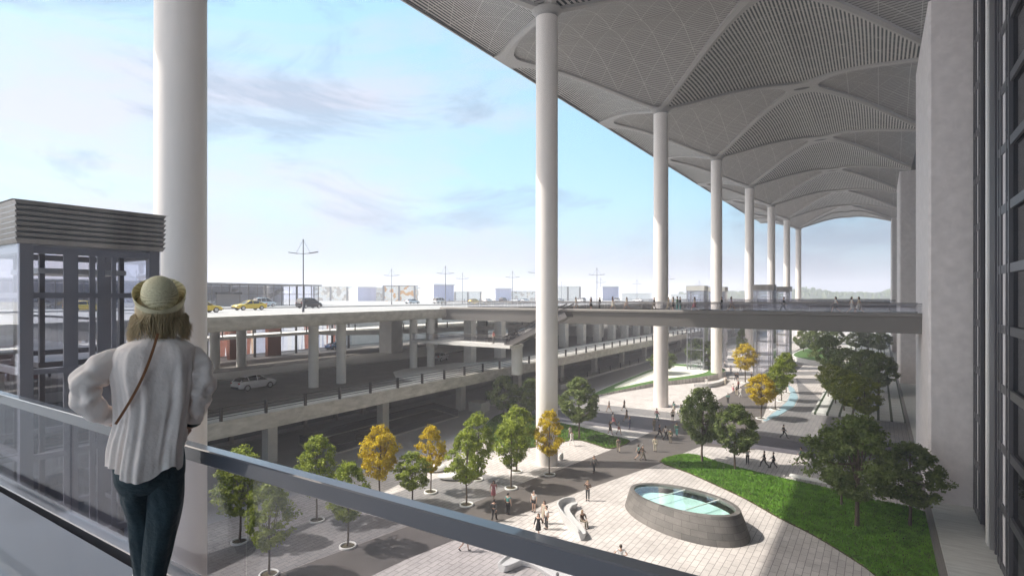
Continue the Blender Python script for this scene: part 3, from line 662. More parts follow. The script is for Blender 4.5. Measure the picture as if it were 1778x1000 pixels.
ring0 = thing('tree_ring', 'ring', 'planting ring')
MB().lathe([(.58, -.02), (.60, .10), (.58, .14), (.50, .14), (.48, .10), (.48, -.02)], 0, 0, 32).build('rim', M_wht, ring0, local=True)
MB().lathe([(.49, .05), (.2, .09), (0, .10)], 0, 0, 20).build('soil', M_soil, ring0, local=True)
def tree(px, py, top, hw, kind, label, ring=False, z=0, cw=None):
    big = kind == 'dark' and hw > 0
    P = PB[rt.randrange(4)] if kind == 'dark' else PT[rt.randrange(5)]
    x, y = at(px, py, z); d = FP*(HE-z)/(py-YH); h = (py-top)*d/FP; w_ = hw*d/FP
    sx = w_/P['R']*1.0; sz = h/P['H']*.99
    M = {'green': L_green, 'yellow': L_yellow, 'olive': L_olive, 'dark': L_dark}[kind]
    grp = {'green': 'green plaza trees', 'yellow': 'golden plaza trees', 'olive': 'olive plaza trees', 'dark': 'dark plaza trees'}[kind]
    t = dup(P, (x, y, z), rt.uniform(0, 6.3), label, (sx, sx, sz), grp, {'crown': M})
    for k in ('H', 'R'): del t[k]
    if ring:
        q = dup(ring0, (x, y, 0), 0, ' '.join(('white ring round the '+label.split(',')[0]).split()[:16]), group='white planting rings'); q.scale = (1.0, 1.0, 1.0)
        if d > 60: q.scale = (1.3, 1.3, 1)
    return t
TREES = [
 (416, 941, 776, 46, 'green', 'small green tree whose tip pokes above the handrail', 1),
 (467, 998, 834, 46, 'green', 'small green tree nearest the viewer, behind the balcony glass', 1),
 (550, 904, 755, 38, 'green', 'small green tree left of the first golden tree', 1),
 (604, 949, 801, 40, 'green', 'small green tree crossed by the handrail', 1),
 (659, 876, 738, 36, 'yellow', 'first golden tree from the left', 1),
 (716, 882, 784, 35, 'green', 'low green tree between the two left golden trees', 1),
 (748, 855, 738, 27, 'yellow', 'second golden tree, beside the pebble seats', 1),
 (810, 877, 748, 37, 'green', 'small green tree before the pebble seats', 1),
 (828, 833, 717, 33, 'green', 'small green tree behind the pebble seats', 1),
 (887.5, 848, 730, 33, 'green', 'small green tree left of the tall column', 1),
 (897, 819, 704, 33, 'green', 'small green tree in front of the small lawn', 1),
 (954, 824.5, 712, 28, 'yellow', 'golden tree in front of the tall column', 1),
 (875, 732, 652, 31, 'dark', 'dark tree standing on the small lawn left of the tall column', 0),
 (922, 732, 657, 26, 'dark', 'dark tree half hidden behind the tall column', 0),
 (1006, 763, 655, 37, 'dark', 'dark tree standing on the small lawn right of the tall column', 0),
 (1151, 656, 606, 25, 'dark', 'dark tree behind the second tall column', 0),
 (1213, 646, 588, 25, 'dark', 'dark round tree on the raised planter, left one of two', 0),
 (1230, 650, 592, 20, 'dark', 'dark round tree on the raised planter, right one of two', 0),
 (1290, 627, 570, 14, 'dark', 'dark tree behind the far golden tree', 0),
 (1294, 664, 596, 22, 'yellow', 'far golden tree beside the fourth column', 1),
 (1322, 727, 649, 27, 'yellow', 'golden tree beside the blue curved strip', 1),
 (1346, 711, 634, 20, 'green', 'green tree beside the blue strip, nearest of its row', 1),
 (1357, 696, 622, 20, 'green', 'green tree beside the blue strip, middle of its row', 1),
 (1365, 682, 611, 19, 'green', 'green tree beside the blue strip, farthest of its row', 1),
 (1438, 691, 630, 20, 'olive', 'olive green tree at the upper end of the right row', 1),
 (1451, 703, 634, 26, 'olive', 'olive green tree, second of the right row', 1),
 (1466, 716, 640, 30, 'olive', 'olive green tree, third of the right row', 1),
 (1483, 732, 648, 32, 'olive', 'olive green tree, fourth of the right row', 1),
 (1502, 741, 655, 34, 'olive', 'olive green tree at the near end of the right row', 1),
 (1438, 655, 582, 28, 'dark', 'dark tree at the left of the shady clump', 0),
 (1472, 672, 604, 30, 'dark', 'dark tree in the middle of the shady clump', 0),
 (1502, 682, 606, 32, 'dark', 'dark tree right of the middle of the shady clump', 0),
 (1526, 692, 612, 31, 'dark', 'dark tree at the right of the shady clump by the striped ramp', 0),
 (1395, 617, 571, 16, 'dark', 'hazy far tree left of the white planter', 0),
 (1412, 620, 572, 17, 'dark', 'hazy far tree above the white planter', 0),
 (1430, 618, 570, 16, 'dark', 'hazy far tree right of the white planter', 0),
 (1452, 610, 570, 15, 'dark', 'hazy far tree between the two far groups', 0),
 (1486, 614, 573, 18, 'dark', 'hazy far tree at the left of the right far group', 0),
 (1508, 614, 574, 18, 'dark', 'hazy far tree in the middle of the right far group', 0),
 (1530, 618, 576, 19, 'dark', 'hazy far tree at the right of the right far group', 0),
 (1219, 803, 673, 41, 'dark', 'large dark tree at the tip of the lawn by the skylight', 0),
 (1276, 816, 702, 40, 'dark', 'large dark tree on the lawn edge beside the three suited men', 0),
 (1488, 915, 722, 78, 'dark', 'largest dark tree, spreading over the shaded lawn', 0),
 (1461, 878, 752, 40, 'dark', 'dark tree behind the largest one, only its thin trunk clear', 0),
 (1580, 915, 768, 58, 'dark', 'broad dark tree by the stone ledge and fin pier', 0),
]
for a in TREES: tree(*a[:6], ring=bool(a[6]))
for p in PT+PB+[ring0]: drop(p)
# far-off wood along the horizon
b = MB(); rw = random.Random(9)
for i in range(2600):
    px = rw.uniform(1180, 1600); z = rw.uniform(620, 720); x, y = atz(px, z); hgt = (5+4*abs(sin(px*.021)+.5*sin(px*.053)))*z/480
    r = rw.uniform(1.5, 3.6); zz = HE-10+rw.uniform(0, 1)**.6*(hgt+6); a = rw.uniform(0, pi); c_, s_ = cos(a)*r, sin(a)*r; k = rw.uniform(-1, 1)*r
    b.add([(x-c_, y-s_, zz-r*.6), (x+c_, y+s_, zz-r*.5), (x+c_*.6, y+s_*.6+k*.3, zz+r*.7), (x-c_*.5, y-s_*.5-k*.3, zz+r*.8)], [(0, 1, 2, 3)])
tag(b.build('distant_wood', L_dark), 'hazy line of far trees along the horizon beyond the bridges', 'wood', kind='stuff')
# ================================================================ people
def skin(nodes, edges, root, sub=1):
    ks = list(nodes); idx = {k: i for i, k in enumerate(ks)}
    me = bpy.data.meshes.new('sk'); me.from_pydata([nodes[k][:3] for k in ks], [(idx[a], idx[b]) for a, b in edges], [])
    o = bpy.data.objects.new('sk', me); C.objects.link(o)
    m = o.modifiers.new('s', 'SKIN'); m.use_smooth_shade = True; m.branch_smoothing = .6
    for k in ks:
        r = nodes[k][3:]; v = me.skin_vertices[0].data[idx[k]]; v.radius = (r[0], r[1] if len(r) > 1 else r[0]); v.use_root = (k == root)
    o.modifiers.new('u', 'SUBSURF').levels = sub
    dg = bpy.context.evaluated_depsgraph_get(); ev = o.evaluated_get(dg); out = bpy.data.meshes.new_from_object(ev)
    vs = [tuple(v.co) for v in out.vertices]; fs = [tuple(p.vertices) for p in out.polygons]
    bpy.data.objects.remove(o); bpy.data.meshes.remove(me); bpy.data.meshes.remove(out); return vs, fs
def pose(kind):
    J = dict(pel=(0, 0, .96), wa=(0, 0, 1.10), ch=(0, .0, 1.30), ne=(0, .01, 1.47), he=(0, .02, 1.575), ht=(0, .02, 1.68))
    for s, k in ((-1, 'l'), (1, 'r')):
        J['sh'+k] = (s*.18, 0, 1.40); J['el'+k] = (s*.25, -.03, 1.13); J['wr'+k] = (s*.26, .05, .89); J['ha'+k] = (s*.26, .07, .80)
        J['hi'+k] = (s*.09, 0, .90); J['kn'+k] = (s*.10, .02, .50); J['an'+k] = (s*.10, -.01, .09); J['to'+k] = (s*.11, .14, .035)
    def leg(k, hip, knee, ank, toe):
        s = -1 if k == 'l' else 1; J['kn'+k] = (s*.09, *knee); J['an'+k] = (s*.09, *ank); J['to'+k] = (s*.10, *toe)
    if kind in ('walk', 'walkb', 'walkwide'):
        w_ = 1.35 if kind == 'walkwide' else 1; f, bk = ('l', 'r') if kind != 'walkb' else ('r', 'l')
        leg(f, 0, (.20*w_, .52), (.28*w_, .10), (.42*w_, .055)); leg(bk, 0, (-.06*w_, .50), (-.34*w_, .17), (-.25*w_, .04))
        for k, d in ((f, -1), (bk, 1)):
            s = -1 if k == 'l' else 1; J['el'+k] = (s*.24, d*.12-.03, 1.14); J['wr'+k] = (s*.23, d*.26+.05, .95); J['ha'+k] = (s*.22, d*.32+.07, .88)
    if kind == 'hips':
        for s, k in ((-1, 'l'), (1, 'r')): J['el'+k] = (s*.40, -.10, 1.17); J['wr'+k] = (s*.22, .02, 1.03); J['ha'+k] = (s*.15, .08, 1.02)
    if kind == 'phone':
        J['elr'] = (.30, .10, 1.25); J['wrr'] = (.17, .13, 1.48); J['har'] = (.12, .10, 1.57); J['ell'] = (-.30, .05, 1.15); J['wrl'] = (-.12, .20, 1.2); J['hal'] = (-.04, .22, 1.25)
    if kind == 'sit':
        for k in J: J[k] = (J[k][0], J[k][1], J[k][2]-.46)
        for s, k in ((-1, 'l'), (1, 'r')):
            J['hi'+k] = (s*.09, .05, .46); J['kn'+k] = (s*.10, .46, .50); J['an'+k] = (s*.10, .50, .09); J['to'+k] = (s*.11, .64, .035); J['el'+k] = (s*.25, .08, .72); J['wr'+k] = (s*.14, .30, .60); J['ha'+k] = (s*.11, .38, .57)
    return J
RB = dict(pel=(.135, .10), wa=(.12, .09), ch=(.15, .105), ne=(.05, .05), he=(.078, .095), ht=(.055, .065), sh=(.058,), el=(.042,), wr=(.027,), ha=(.03, .02), hi=(.085,), kn=(.056,), an=(.036,), to=(.033, .028))
EB = [('pel', 'wa'), ('wa', 'ch'), ('ch', 'ne'), ('ne', 'he'), ('he', 'ht')]+[p for k in 'lr' for p in (('ch', 'sh'+k), ('sh'+k, 'el'+k), ('el'+k, 'wr'+k), ('wr'+k, 'ha'+k), ('pel', 'hi'+k), ('hi'+k, 'kn'+k), ('kn'+k, 'an'+k), ('an'+k, 'to'+k))]
def rad(k): return RB.get(k) or RB[k[:2]]
PM = {}
def pmesh(key):
    if key in PM: return PM[key]
    part, ps = key[0], key[1]; J = pose(ps); mb = MB()
    if part == 'body':
        vs, fs = skin({k: (*J[k], *rad(k)) for k in J}, EB, 'pel'); mb.add(vs, fs, True)
        for k in 'lr':                                   # fingers and thumb, slightly curled
            h = Vector(J['ha'+k]); d = (h-Vector(J['wr'+k])).normalized(); side = Vector((0, 1, 0)) if abs(d.y) < .8 else Vector((1, 0, 0)); side = (side-d*side.dot(d)).normalized()
            for i, L in enumerate((.065, .075, .07, .055)): q = h+side*(.024-.016*i)+d*.02; mb.tube([q, q+d*L*.6, q+d*L+Vector((0, 0, -.004))], [.0085, .008, .006], 5)
            mb.tube([h+side*.02-d*.02, h+side*.05+d*.01, h+side*.055+d*.035], [.01, .009, .007], 5)
        c = Vector(J['he'])+Vector((0, .10, .0))           # nose, ears
        mb.tube([c+Vector((0, -.01, .035)), c+Vector((0, .012, -.005))], [.006, .014], 5)
        for s in (-1, 1): mb.tube([c+Vector((s*.075, -.10, .02)), c+Vector((s*.082, -.11, -.03))], [.016, .01], 5)
        # shoes
    elif part == 'top':
        E = [e for e in EB[:2]]; ks = ['pel', 'wa', 'ch']; nd = {}
        for k in 'lr':
            E += [('ch', 'sh'+k), ('sh'+k, 'el'+k)]; ks += ['sh'+k, 'el'+k]
            if key[2] == 'long': E.append(('el'+k, 'wr'+k)); ks.append('wr'+k)
        for k in ks: nd[k] = (*J[k], *[r+.019 for r in rad(k)])
        if key[2] == 'short':
            for k in 'lr': a, b_ = Vector(J['sh'+k]), Vector(J['el'+k]); nd['el'+k] = (*a.lerp(b_, .55), .066, .066)
        if key[2] == 'coat': pass
        nd['nb'] = (*(Vector(J['ch']).lerp(Vector(J['ne']), .7)), .068, .062); E.append(('ch', 'nb'))
        p = Vector(J['pel']); nd['pel'] = (p.x, p.y, p.z-.03, .155, .12)
        vs, fs = skin(nd, E, 'ch'); mb.add(vs, fs, True)
    elif part == 'trousers' or part == 'shorts':
        E = []; nd = {'pel': (*J['pel'], .145, .115)}
        for k in 'lr':
            E += [('pel', 'hi'+k), ('hi'+k, 'kn'+k)]; nd['hi'+k] = (*J['hi'+k], .10, .10); nd['kn'+k] = (*J['kn'+k], .078, .078)
            if part == 'trousers': E.append(('kn'+k, 'an'+k)); nd['an'+k] = (*J['an'+k], .062, .062)
            else: nd['kn'+k] = (*Vector(J['hi'+k]).lerp(Vector(J['kn'+k]), .62), .09, .09)
        vs, fs = skin(nd, E, 'pel'); mb.add(vs, fs, True)
    elif part == 'skirt':
        p = Vector(J['pel']); kn = (Vector(J['knl'])+Vector(J['knr']))/2
        rings = []
        for t, rx, ry in ((-.25, .13, .10), (0, .155, .13), (.5, .19, .17), (.95, .215, .20)):
            c = p.lerp(kn, t); rings.append([(c.x+rx*cos(a)*(1+.05*cos(6*a)*max(0, t)), c.y+ry*sin(a)*1.1, c.z) for a in [2*pi*i/20 for i in range(20)]])
        mb.loft(rings, caps=False)
    elif part == 'shoe':
        for k in 'lr': a, t = Vector(J['an'+k]), Vector(J['to'+k]); mb.tube([a+Vector((0, -.04, -.035)), a+Vector((0, .02, -.03)), t+Vector((0, 0, .005)), t+Vector((0, .05, 0))], [.045, .05, .044, .02], 8, sq=.8)
    elif part == 'hair':
        c = Vector(J['he'])+Vector((0, -.022, .045)); rings = []
        lo_ = {'short': -.35, 'long': -.9, 'bun': -.5}[key[2]]
        for i in range(9):
            t = -lo_*1.0 if False else 1-(1-lo_)*i/8
            r = sqrt(max(.0, 1-min(1, max(-1, t))**2)) if t > 0 else 1.0
            if key[2] == 'long' and t < 0: r = 1.08+.12*(-t)
            rings.append([(c.x+.092*r*cos(a), c.y+.108*r*sin(a)*(1 if sin(a) < 0 else (.90 if t > .35 else .15)), c.z+.105*t*(1 if t > 0 else 1.9)) for a in [2*pi*j/16 for j in range(16)]])
        mb.loft(rings, caps=False)
        if key[2] == 'bun': mb.lathe([(0, c.z+.10), (.045, c.z+.08), (.05, c.z+.04), (.03, c.z)], c.x, c.y-.10, 10)
    me = mb.mesh(part); PM[key] = me; return me
CM = {}
def cmat(c, rough=.8):
    k = tuple(c)
    if k not in CM: CM[k] = mat('cloth_%d' % len(CM), c, rough, var=.15, vscale=14)
    return CM[k]
SKN = [mat('skin_light', (.56, .36, .27), .5), mat('skin_tan', (.42, .26, .18), .5), mat('skin_brown', (.16, .085, .055), .5)]
HR = {'black': mat('hair_black', (.012, .01, .01), .45), 'brown': mat('hair_brown', (.05, .028, .016), .45), 'grey': mat('hair_grey', (.28, .27, .26), .5), 'fair': mat('hair_fair', (.28, .20, .10), .5)}
COL = dict(black=(.014, .014, .016), charcoal=(.05, .05, .052), grey=(.17, .165, .16), white=(.72, .71, .69), cream=(.55, .50, .40), teal=(.08, .26, .25), green=(.07, .17, .10), navy=(.025, .035, .085), blue=(.09, .15, .32), pink=(.60, .22, .24), red=(.40, .05, .05), brown=(.13, .09, .065), khaki=(.24, .21, .16), olive=(.10, .11, .05), lilac=(.40, .34, .50), sand=(.42, .36, .28), skin=(.5, .33, .25))
rp = random.Random(21)
def person(loc, ps, head, top, bot, low='trousers', sleeves='long', hair='short', hc='black', label='', sk=0, sc=1.0, group='people walking on the plaza'):
    "head: heading in degrees, 0 = walking away along the terminal, 90 = towards the road"
    t = thing('person', label, 'person', loc, radians(head), group); t.scale = (sc,)*3
    def put(name, key, m):
        me = pmesh(key); o = bpy.data.objects.new(name, me); C.objects.link(o); o.parent = t
        if not me.materials: me.materials.append(m)
        o.material_slots[0].link = 'OBJECT'; o.material_slots[0].material = m; return o
    put('body', ('body', ps), SKN[sk])
    put('shirt' if sleeves != 'coat' else 'jacket', ('top', ps, 'long' if sleeves == 'coat' else sleeves), cmat(COL[top]))
    put(low, (low, ps), cmat(COL[bot])); put('shoes', ('shoe', ps), cmat(COL['black' if bot != 'white' else 'white']))
    put('hair', ('hair', ps, hair), HR[hc]); return t
PEOPLE = [  # px, py, pose, heading, top, bottom, lower, sleeves, hair, hair colour, skin, label
 (858, 904, 'walkb', 20, 'charcoal', 'black', 'trousers', 'coat', 'short', 'black', 0, 'man in a dark suit walking away beside the man in a green vest'),
 (882, 893, 'stand', 0, 'teal', 'black', 'trousers', 'short', 'short', 'black', 0, 'man in a green vest and dark trousers on the brown path'),
 (857, 869, 'walk', 200, 'pink', 'pink', 'skirt', 'short', 'long', 'brown', 0, 'woman in a pink dress under the small green tree'),
 (927, 888, 'stand', 180, 'white', 'black', 'shorts', 'short', 'short', 'grey', 0, 'person in white top and black shorts at the edge of the brown path'),
 (935, 931, 'walk', 190, 'black', 'black', 'skirt', 'coat', 'long', 'brown', 0, 'person in black jacket and skirt nearest the handrail'),
 (949, 918, 'stand', 150, 'white', 'charcoal', 'trousers', 'short', 'short', 'black', 0, 'man in a white shirt standing in the group of three'),
 (945, 908, 'stand', 170, 'cream', 'sand', 'skirt', 'short', 'long', 'brown', 0, 'woman in cream behind the man in the white shirt'),
 (1020.5, 868.5, 'phone', 200, 'brown', 'charcoal', 'trousers', 'long', 'short', 'fair', 0, 'person with raised arms standing alone between bench and path'),
 (1031.5, 820, 'walk', 180, 'grey', 'charcoal', 'trousers', 'coat', 'short', 'grey', 1, 'man in a grey coat walking on the path shadow'),
 (1074, 785, 'walk', 30, 'khaki', 'sand', 'trousers', 'long', 'short', 'black', 1, 'person in khaki at the tip of the small lawn'),
 (1109, 798, 'walkwide', -60, 'teal', 'black', 'shorts', 'short', 'long', 'brown', 0, 'person in teal walking arm in arm with the man in brown'),
 (1116, 799, 'walk', -60, 'brown', 'khaki', 'trousers', 'coat', 'short', 'grey', 1, 'man in a brown jacket beside the person in teal'),
 (1137.5, 784, 'stand', 10, 'cream', 'cream', 'trousers', 'long', 'short', 'brown', 1, 'person dressed all in cream on the brown path'),
 (1175, 757, 'walk', 10, 'green', 'teal', 'trousers', 'long', 'short', 'brown', 1, 'person in green and teal beside the large dark tree'),
 (1156, 763.5, 'walkwide', -40, 'white', 'black', 'trousers', 'short', 'long', 'brown', 0, 'person in white and black beside the man in olive'),
 (1164, 769, 'stand', 0, 'olive', 'khaki', 'trousers', 'coat', 'short', 'grey', 1, 'man in an olive coat seen from behind on the path'),
 (1145, 760, 'walkwide', -100, 'black', 'black', 'trousers', 'coat', 'short', 'black', 0, 'man in a black suit in the middle of the crossing crowd'),
 (1136, 747.5, 'stand', 60, 'khaki', 'khaki', 'trousers', 'long', 'short', 'brown', 1, 'person in khaki where the slate path meets the brown one'),
 (1140.5, 730.5, 'walk', -50, 'pink', 'teal', 'trousers', 'long', 'short', 'black', 0, 'person in pink top and teal trousers on the cross path'),
 (1170, 716.5, 'walk', -20, 'teal', 'cream', 'skirt', 'short', 'long', 'black', 0, 'woman in a pale teal dress below the second column'),
 (1168, 732, 'stand', 180, 'cream', 'black', 'shorts', 'short', 'long', 'brown', 0, 'person in cream top and dark shorts left of the large dark tree'),
 (1182, 722, 'walk', 60, 'teal', 'navy', 'skirt', 'short', 'short', 'black', 0, 'person in teal half hidden by the large dark tree'),
 (1057.5, 715, 'walkwide', 80, 'charcoal', 'skin', 'shorts', 'short', 'short', 'black', 0, 'walker in a dark top farthest left on the grey strip'),
 (1084, 713.5, 'walkwide', 70, 'brown', 'charcoal', 'skirt', 'short', 'long', 'black', 0, 'woman in a dark dress on the grey strip'),
 (1088, 732, 'walkwide', 80, 'khaki', 'khaki', 'skirt', 'short', 'long', 'black', 0, 'woman in a khaki dress on the slate path'),
 (1093.5, 745, 'stand', 100, 'navy', 'navy', 'trousers', 'long', 'short', 'brown', 1, 'person in navy standing at the rim of the slate path'),
 (1064.5, 738, 'walkwide', -70, 'white', 'pink', 'skirt', 'short', 'long', 'black', 0, 'woman in white top and pink skirt on the slate path'),
 (1059.5, 753.5, 'walk', -120, 'grey', 'black', 'skirt', 'short', 'long', 'black', 0, 'woman in grey with black skirt by the lawn edge'),
 (1074.5, 754.5, 'walk', -100, 'white', 'pink', 'shorts', 'short', 'short', 'brown', 0, 'person in white and rose shorts by the lawn edge'),
 (993, 773.5, 'walkwide', 60, 'white', 'white', 'trousers', 'long', 'short', 'black', 0, 'nearer of two people in white walking off the lawn'),
 (990, 763, 'walk', 60, 'white', 'grey', 'trousers', 'short', 'short', 'black', 0, 'farther of two people in white walking off the lawn'),
 (1078, 993, 'hips', 20, 'white', 'sand', 'trousers', 'short', 'short', 'brown', 0, 'man in a white T-shirt with hands on hips below the handrail'),
 (806, 956, 'walk', -70, 'cream', 'pink', 'shorts', 'short', 'long', 'brown', 0, 'person whose bare legs show just under the handrail'),
 (968, 1046, 'stand', 20, 'sand', 'charcoal', 'trousers', 'short', 'short', 'grey', 0, 'grey-haired person at the bottom edge by the near bench'),
 (1361, 760.5, 'walkwide', -80, 'black', 'black', 'trousers', 'coat', 'short', 'black', 0, 'man in black striding alone on the dark paving'),
 (1298, 806, 'phone', 20, 'white', 'charcoal', 'trousers', 'short', 'short', 'brown', 0, 'person in a white top with a phone beside two suited men'),
 (1327, 811, 'walkwide', 80, 'black', 'black', 'trousers', 'coat', 'short', 'black', 0, 'suited man with a long stride, left one of the two'),
 (1343, 813, 'walk', 90, 'black', 'charcoal', 'trousers', 'coat', 'short', 'black', 0, 'suited man walking on the right of the pair'),
 (1391, 805, 'walkwide', 80, 'green', 'charcoal', 'trousers', 'coat', 'short', 'black', 0, 'man in dark green at the edge of the largest tree'),
 (1264, 700, 'stand', 0, 'teal', 'black', 'trousers', 'long', 'short', 'black', 1, 'person in teal jacket standing on the brown path before the crowd'),
 (1273, 682, 'walk', -30, 'white', 'pink', 'skirt', 'short', 'short', 'brown', 0, 'person in white with a rose skirt at the left of the far crowd'),
 (1279, 687, 'walk', 20, 'charcoal', 'cream', 'trousers', 'short', 'long', 'black', 0, 'person in a dark top amid the far crowd'),
 (1286, 689, 'walk', -50, 'white', 'white', 'trousers', 'long', 'short', 'brown', 1, 'person in white at the right of the far crowd'),
 (1282, 676, 'stand', 60, 'red', 'black', 'trousers', 'short', 'short', 'black', 0, 'person in red at the back of the far crowd'),
 (1277.5, 661, 'walk', 40, 'black', 'charcoal', 'trousers', 'long', 'short', 'black', 0, 'person in black left of the far golden tree'),
 (1281, 660, 'walk', 10, 'brown', 'black', 'skirt', 'short', 'long', 'black', 0, 'woman in brown beside the person in black, far off'),
 (1305, 660, 'walk', 120, 'black', 'black', 'trousers', 'coat', 'short', 'black', 0, 'far person in black right of the golden tree ring'),
 (1269, 648, 'stand', 0, 'white', 'blue', 'trousers', 'short', 'short', 'brown', 0, 'far person in white and blue under the fourth column'),
 (1286, 647, 'walk', 30, 'grey', 'navy', 'trousers', 'short', 'short', 'black', 0, 'far person in grey under the golden tree'),
 (1258, 638, 'walkwide', -60, 'white', 'grey', 'trousers', 'short', 'short', 'black', 0, 'far walker in white right of the fourth column'),
 (1312, 645, 'walk', 60, 'white', 'black', 'trousers', 'short', 'short', 'black', 0, 'far walker in white and black past the golden tree'),
 (1317, 638, 'walk', 60, 'teal', 'white', 'trousers', 'short', 'short', 'black', 0, 'farthest walker in pale teal beyond the golden tree'),
 (1227, 671, 'stand', 10, 'white', 'white', 'trousers', 'long', 'short', 'brown', 0, 'person in white at the left end of the curved far seat'),
 (1259, 668, 'hips', -20, 'white', 'cream', 'trousers', 'short', 'short', 'brown', 0, 'person in white at the right end of the curved far seat'),
 (1516, 747, 'walk', 40, 'cream', 'khaki', 'trousers', 'short', 'short', 'black', 0, 'person in cream half hidden behind the right trees'),
]
for (px, py, ps, hd, tp, bt, lw, sl, ha, hc, sk, lb) in PEOPLE:
    x, y = at(px, py, .012); person((x, y, .012), ps, hd, tp, bt, lw, sl, ha, hc, lb, sk, rp.uniform(.97, 1.03))
ZB = 15.65
BR = [(1000, 'walk', 'cream', 'white', 'shorts', 'long'), (1026, 'stand', 'charcoal', 'charcoal', 'skirt', 'long'), (1041, 'stand', 'black', 'charcoal', 'trousers', 'short'), (1064, 'walk', 'charcoal', 'cream', 'skirt', 'long'), (1088, 'walkwide', 'cream', 'skin', 'shorts', 'long'),
 (1136, 'walk', 'black', 'khaki', 'trousers', 'short'), (1161, 'walk', 'khaki', 'sand', 'trousers', 'short'), (1168.5, 'stand', 'cream', 'charcoal', 'skirt', 'long'), (1176, 'stand', 'green', 'teal', 'trousers', 'short'), (1181, 'stand', 'black', 'teal', 'trousers', 'short'),
 (1206, 'walkwide', 'cream', 'pink', 'skirt', 'long'), (1253, 'stand', 'black', 'grey', 'trousers', 'short'), (1270, 'walkwide', 'lilac', 'skin', 'shorts', 'long'), (1361, 'walkwide', 'black', 'charcoal', 'trousers', 'short'), (1451, 'walkwide', 'white', 'grey', 'skirt', 'long'), (1479, 'walkwide', 'white', 'white', 'skirt', 'long'), (1491, 'walkwide', 'cream', 'white', 'skirt', 'long')]
bl_lab = ['woman in cream walking at the far left of the footbridge', 'woman in a charcoal dress, second from the left on the footbridge', 'man in black, third from the left on the footbridge', 'woman in dark top and cream skirt on the footbridge', 'woman in cream with a long stride on the footbridge', 'man in black left of the second column on the footbridge', 'man in khaki passing the second column on the footbridge', 'woman in cream and charcoal next to the man in green', 'man in a green shirt on the footbridge', 'man in black jacket behind the one in green', 'woman in rose skirt walking alone right of the green-shirted man', 'man in a black jacket in front of the fourth column on the footbridge', 'woman in lilac following the man in the black jacket', 'man in black striding past the grey-roofed lifts on the footbridge', 'woman in white and grey, left one of the three at right on the footbridge', 'woman in a white dress, middle one of the three at right on the footbridge', 'woman in cream top and white skirt, right one of the three on the footbridge']
for i, (px, ps, tp, bt, lw, ha) in enumerate(BR):
    yb = 63.9+(i*37 % 5)*.55; u = (px-889)/FP; d = yb/(u*ST+CT); x, y = atz(px, d)
    person((x, y, ZB), ps, 90 if i % 3 else -90, tp, bt, lw, 'short' if ha == 'long' else 'long', ha, 'black', bl_lab[i], 0 if i % 4 else 1, rp.uniform(.95, 1.02), 'people crossing the footbridge')
x, y = at(1140.5, 580, 11) if False else (-43.0, 59.8)
person((x, y, 11.05), 'stand', 90, 'pink', 'grey', 'trousers', 'short', 'long', 'brown', 'person in rose waiting at the foot of the escalator', 0, 1, 'people on the walkway')
# ================================================================ oval skylight, benches, seats
sky_ = thing('oval_skylight', 'oval skylight with sloping grey stone rim and glass top set in the paving', 'skylight', (-12.8, 43, 0))
NSK = 72; rot = radians(-24)
def ov(a, b, zf, dx=0, dy=0):
    out = []
    for i in range(NSK):
        t = 2*pi*i/NSK; p, q = a*cos(t), b*sin(t); out.append((-12.8+dx+p*cos(rot)-q*sin(rot), 43+dy+p*sin(rot)+q*cos(rot), zf(cos(t), sin(t))))
    return out
rimz = lambda c, s: 1.6+.28*c-.05*s
b = MB(); rb = ov(5.4, 3.35, lambda c, s: -.02, .15, -.1); rt_ = ov(4.85, 2.8, rimz); ri = ov(4.5, 2.5, rimz); rd = ov(4.45, 2.45, lambda c, s: rimz(c, s)-.3)
mid = [[tuple(Vector(p).lerp(Vector(q), t)+Vector((0, 0, .08*sin(pi*t)))) for p, q in zip(rb, rt_)] for t in (0, .33, .66, 1)]
b.loft(mid, caps=False); b.loft([rt_, ri], caps=False, smooth=False); b.loft([ri, rd], caps=False)
o = b.build('stone_rim', M_stone, sky_)
uv = o.data.uv_layers.new(name='UVMap')
for pl_ in o.data.polygons:
    for li in pl_.loop_indices:
        v = o.data.vertices[o.data.loops[li].vertex_index].co; p = Vector((v.x, v.y)); t = atan2((p.y*cos(rot)-p.x*sin(rot))/2.7, (p.x*cos(rot)+p.y*sin(rot))/5)
        c = pl_.center; tc_ = atan2((c.y*cos(rot)-c.x*sin(rot))/2.7, (c.x*cos(rot)+c.y*sin(rot))/5)
        if t-tc_ > pi: t -= 2*pi
        if tc_-t > pi: t += 2*pi
        rr = p.length; uv.data[li].uv = (t*4.15, v.z if pl_.normal.z < .9 else v.z+rr*.0)
gl = ov(4.47, 2.47, lambda c, s: rimz(c, s)-.1); MB().add(gl, [tuple(range(NSK))]).build('skylight_glass', glass('skylight_glass', (.88, .97, .95), .10, .01, fres=.4), sky_)
MB().add(ov(4.4, 2.4, lambda c, s: .85+.25*c), [tuple(range(NSK))]).build('raised_light_sheet', mat('well_green', (.66, .88, .86), .6, var=.14, vscale=.5), sky_)  # pale sheet raised close under the glass to catch sun and brighten the skylight
b = MB()
for s in (-1.6, 1.7): p = Vector((-12.8+s*cos(rot), 43+s*sin(rot), 0)); q = Vector((-sin(rot), cos(rot), 0))*2.25; z = rimz(s/4.5, 0)-.16; b.bar(p-q+Vector((0, 0, z)), p+q+Vector((0, 0, z)), .09, .06)
b.build('glazing_bar', M_wht, sky_)
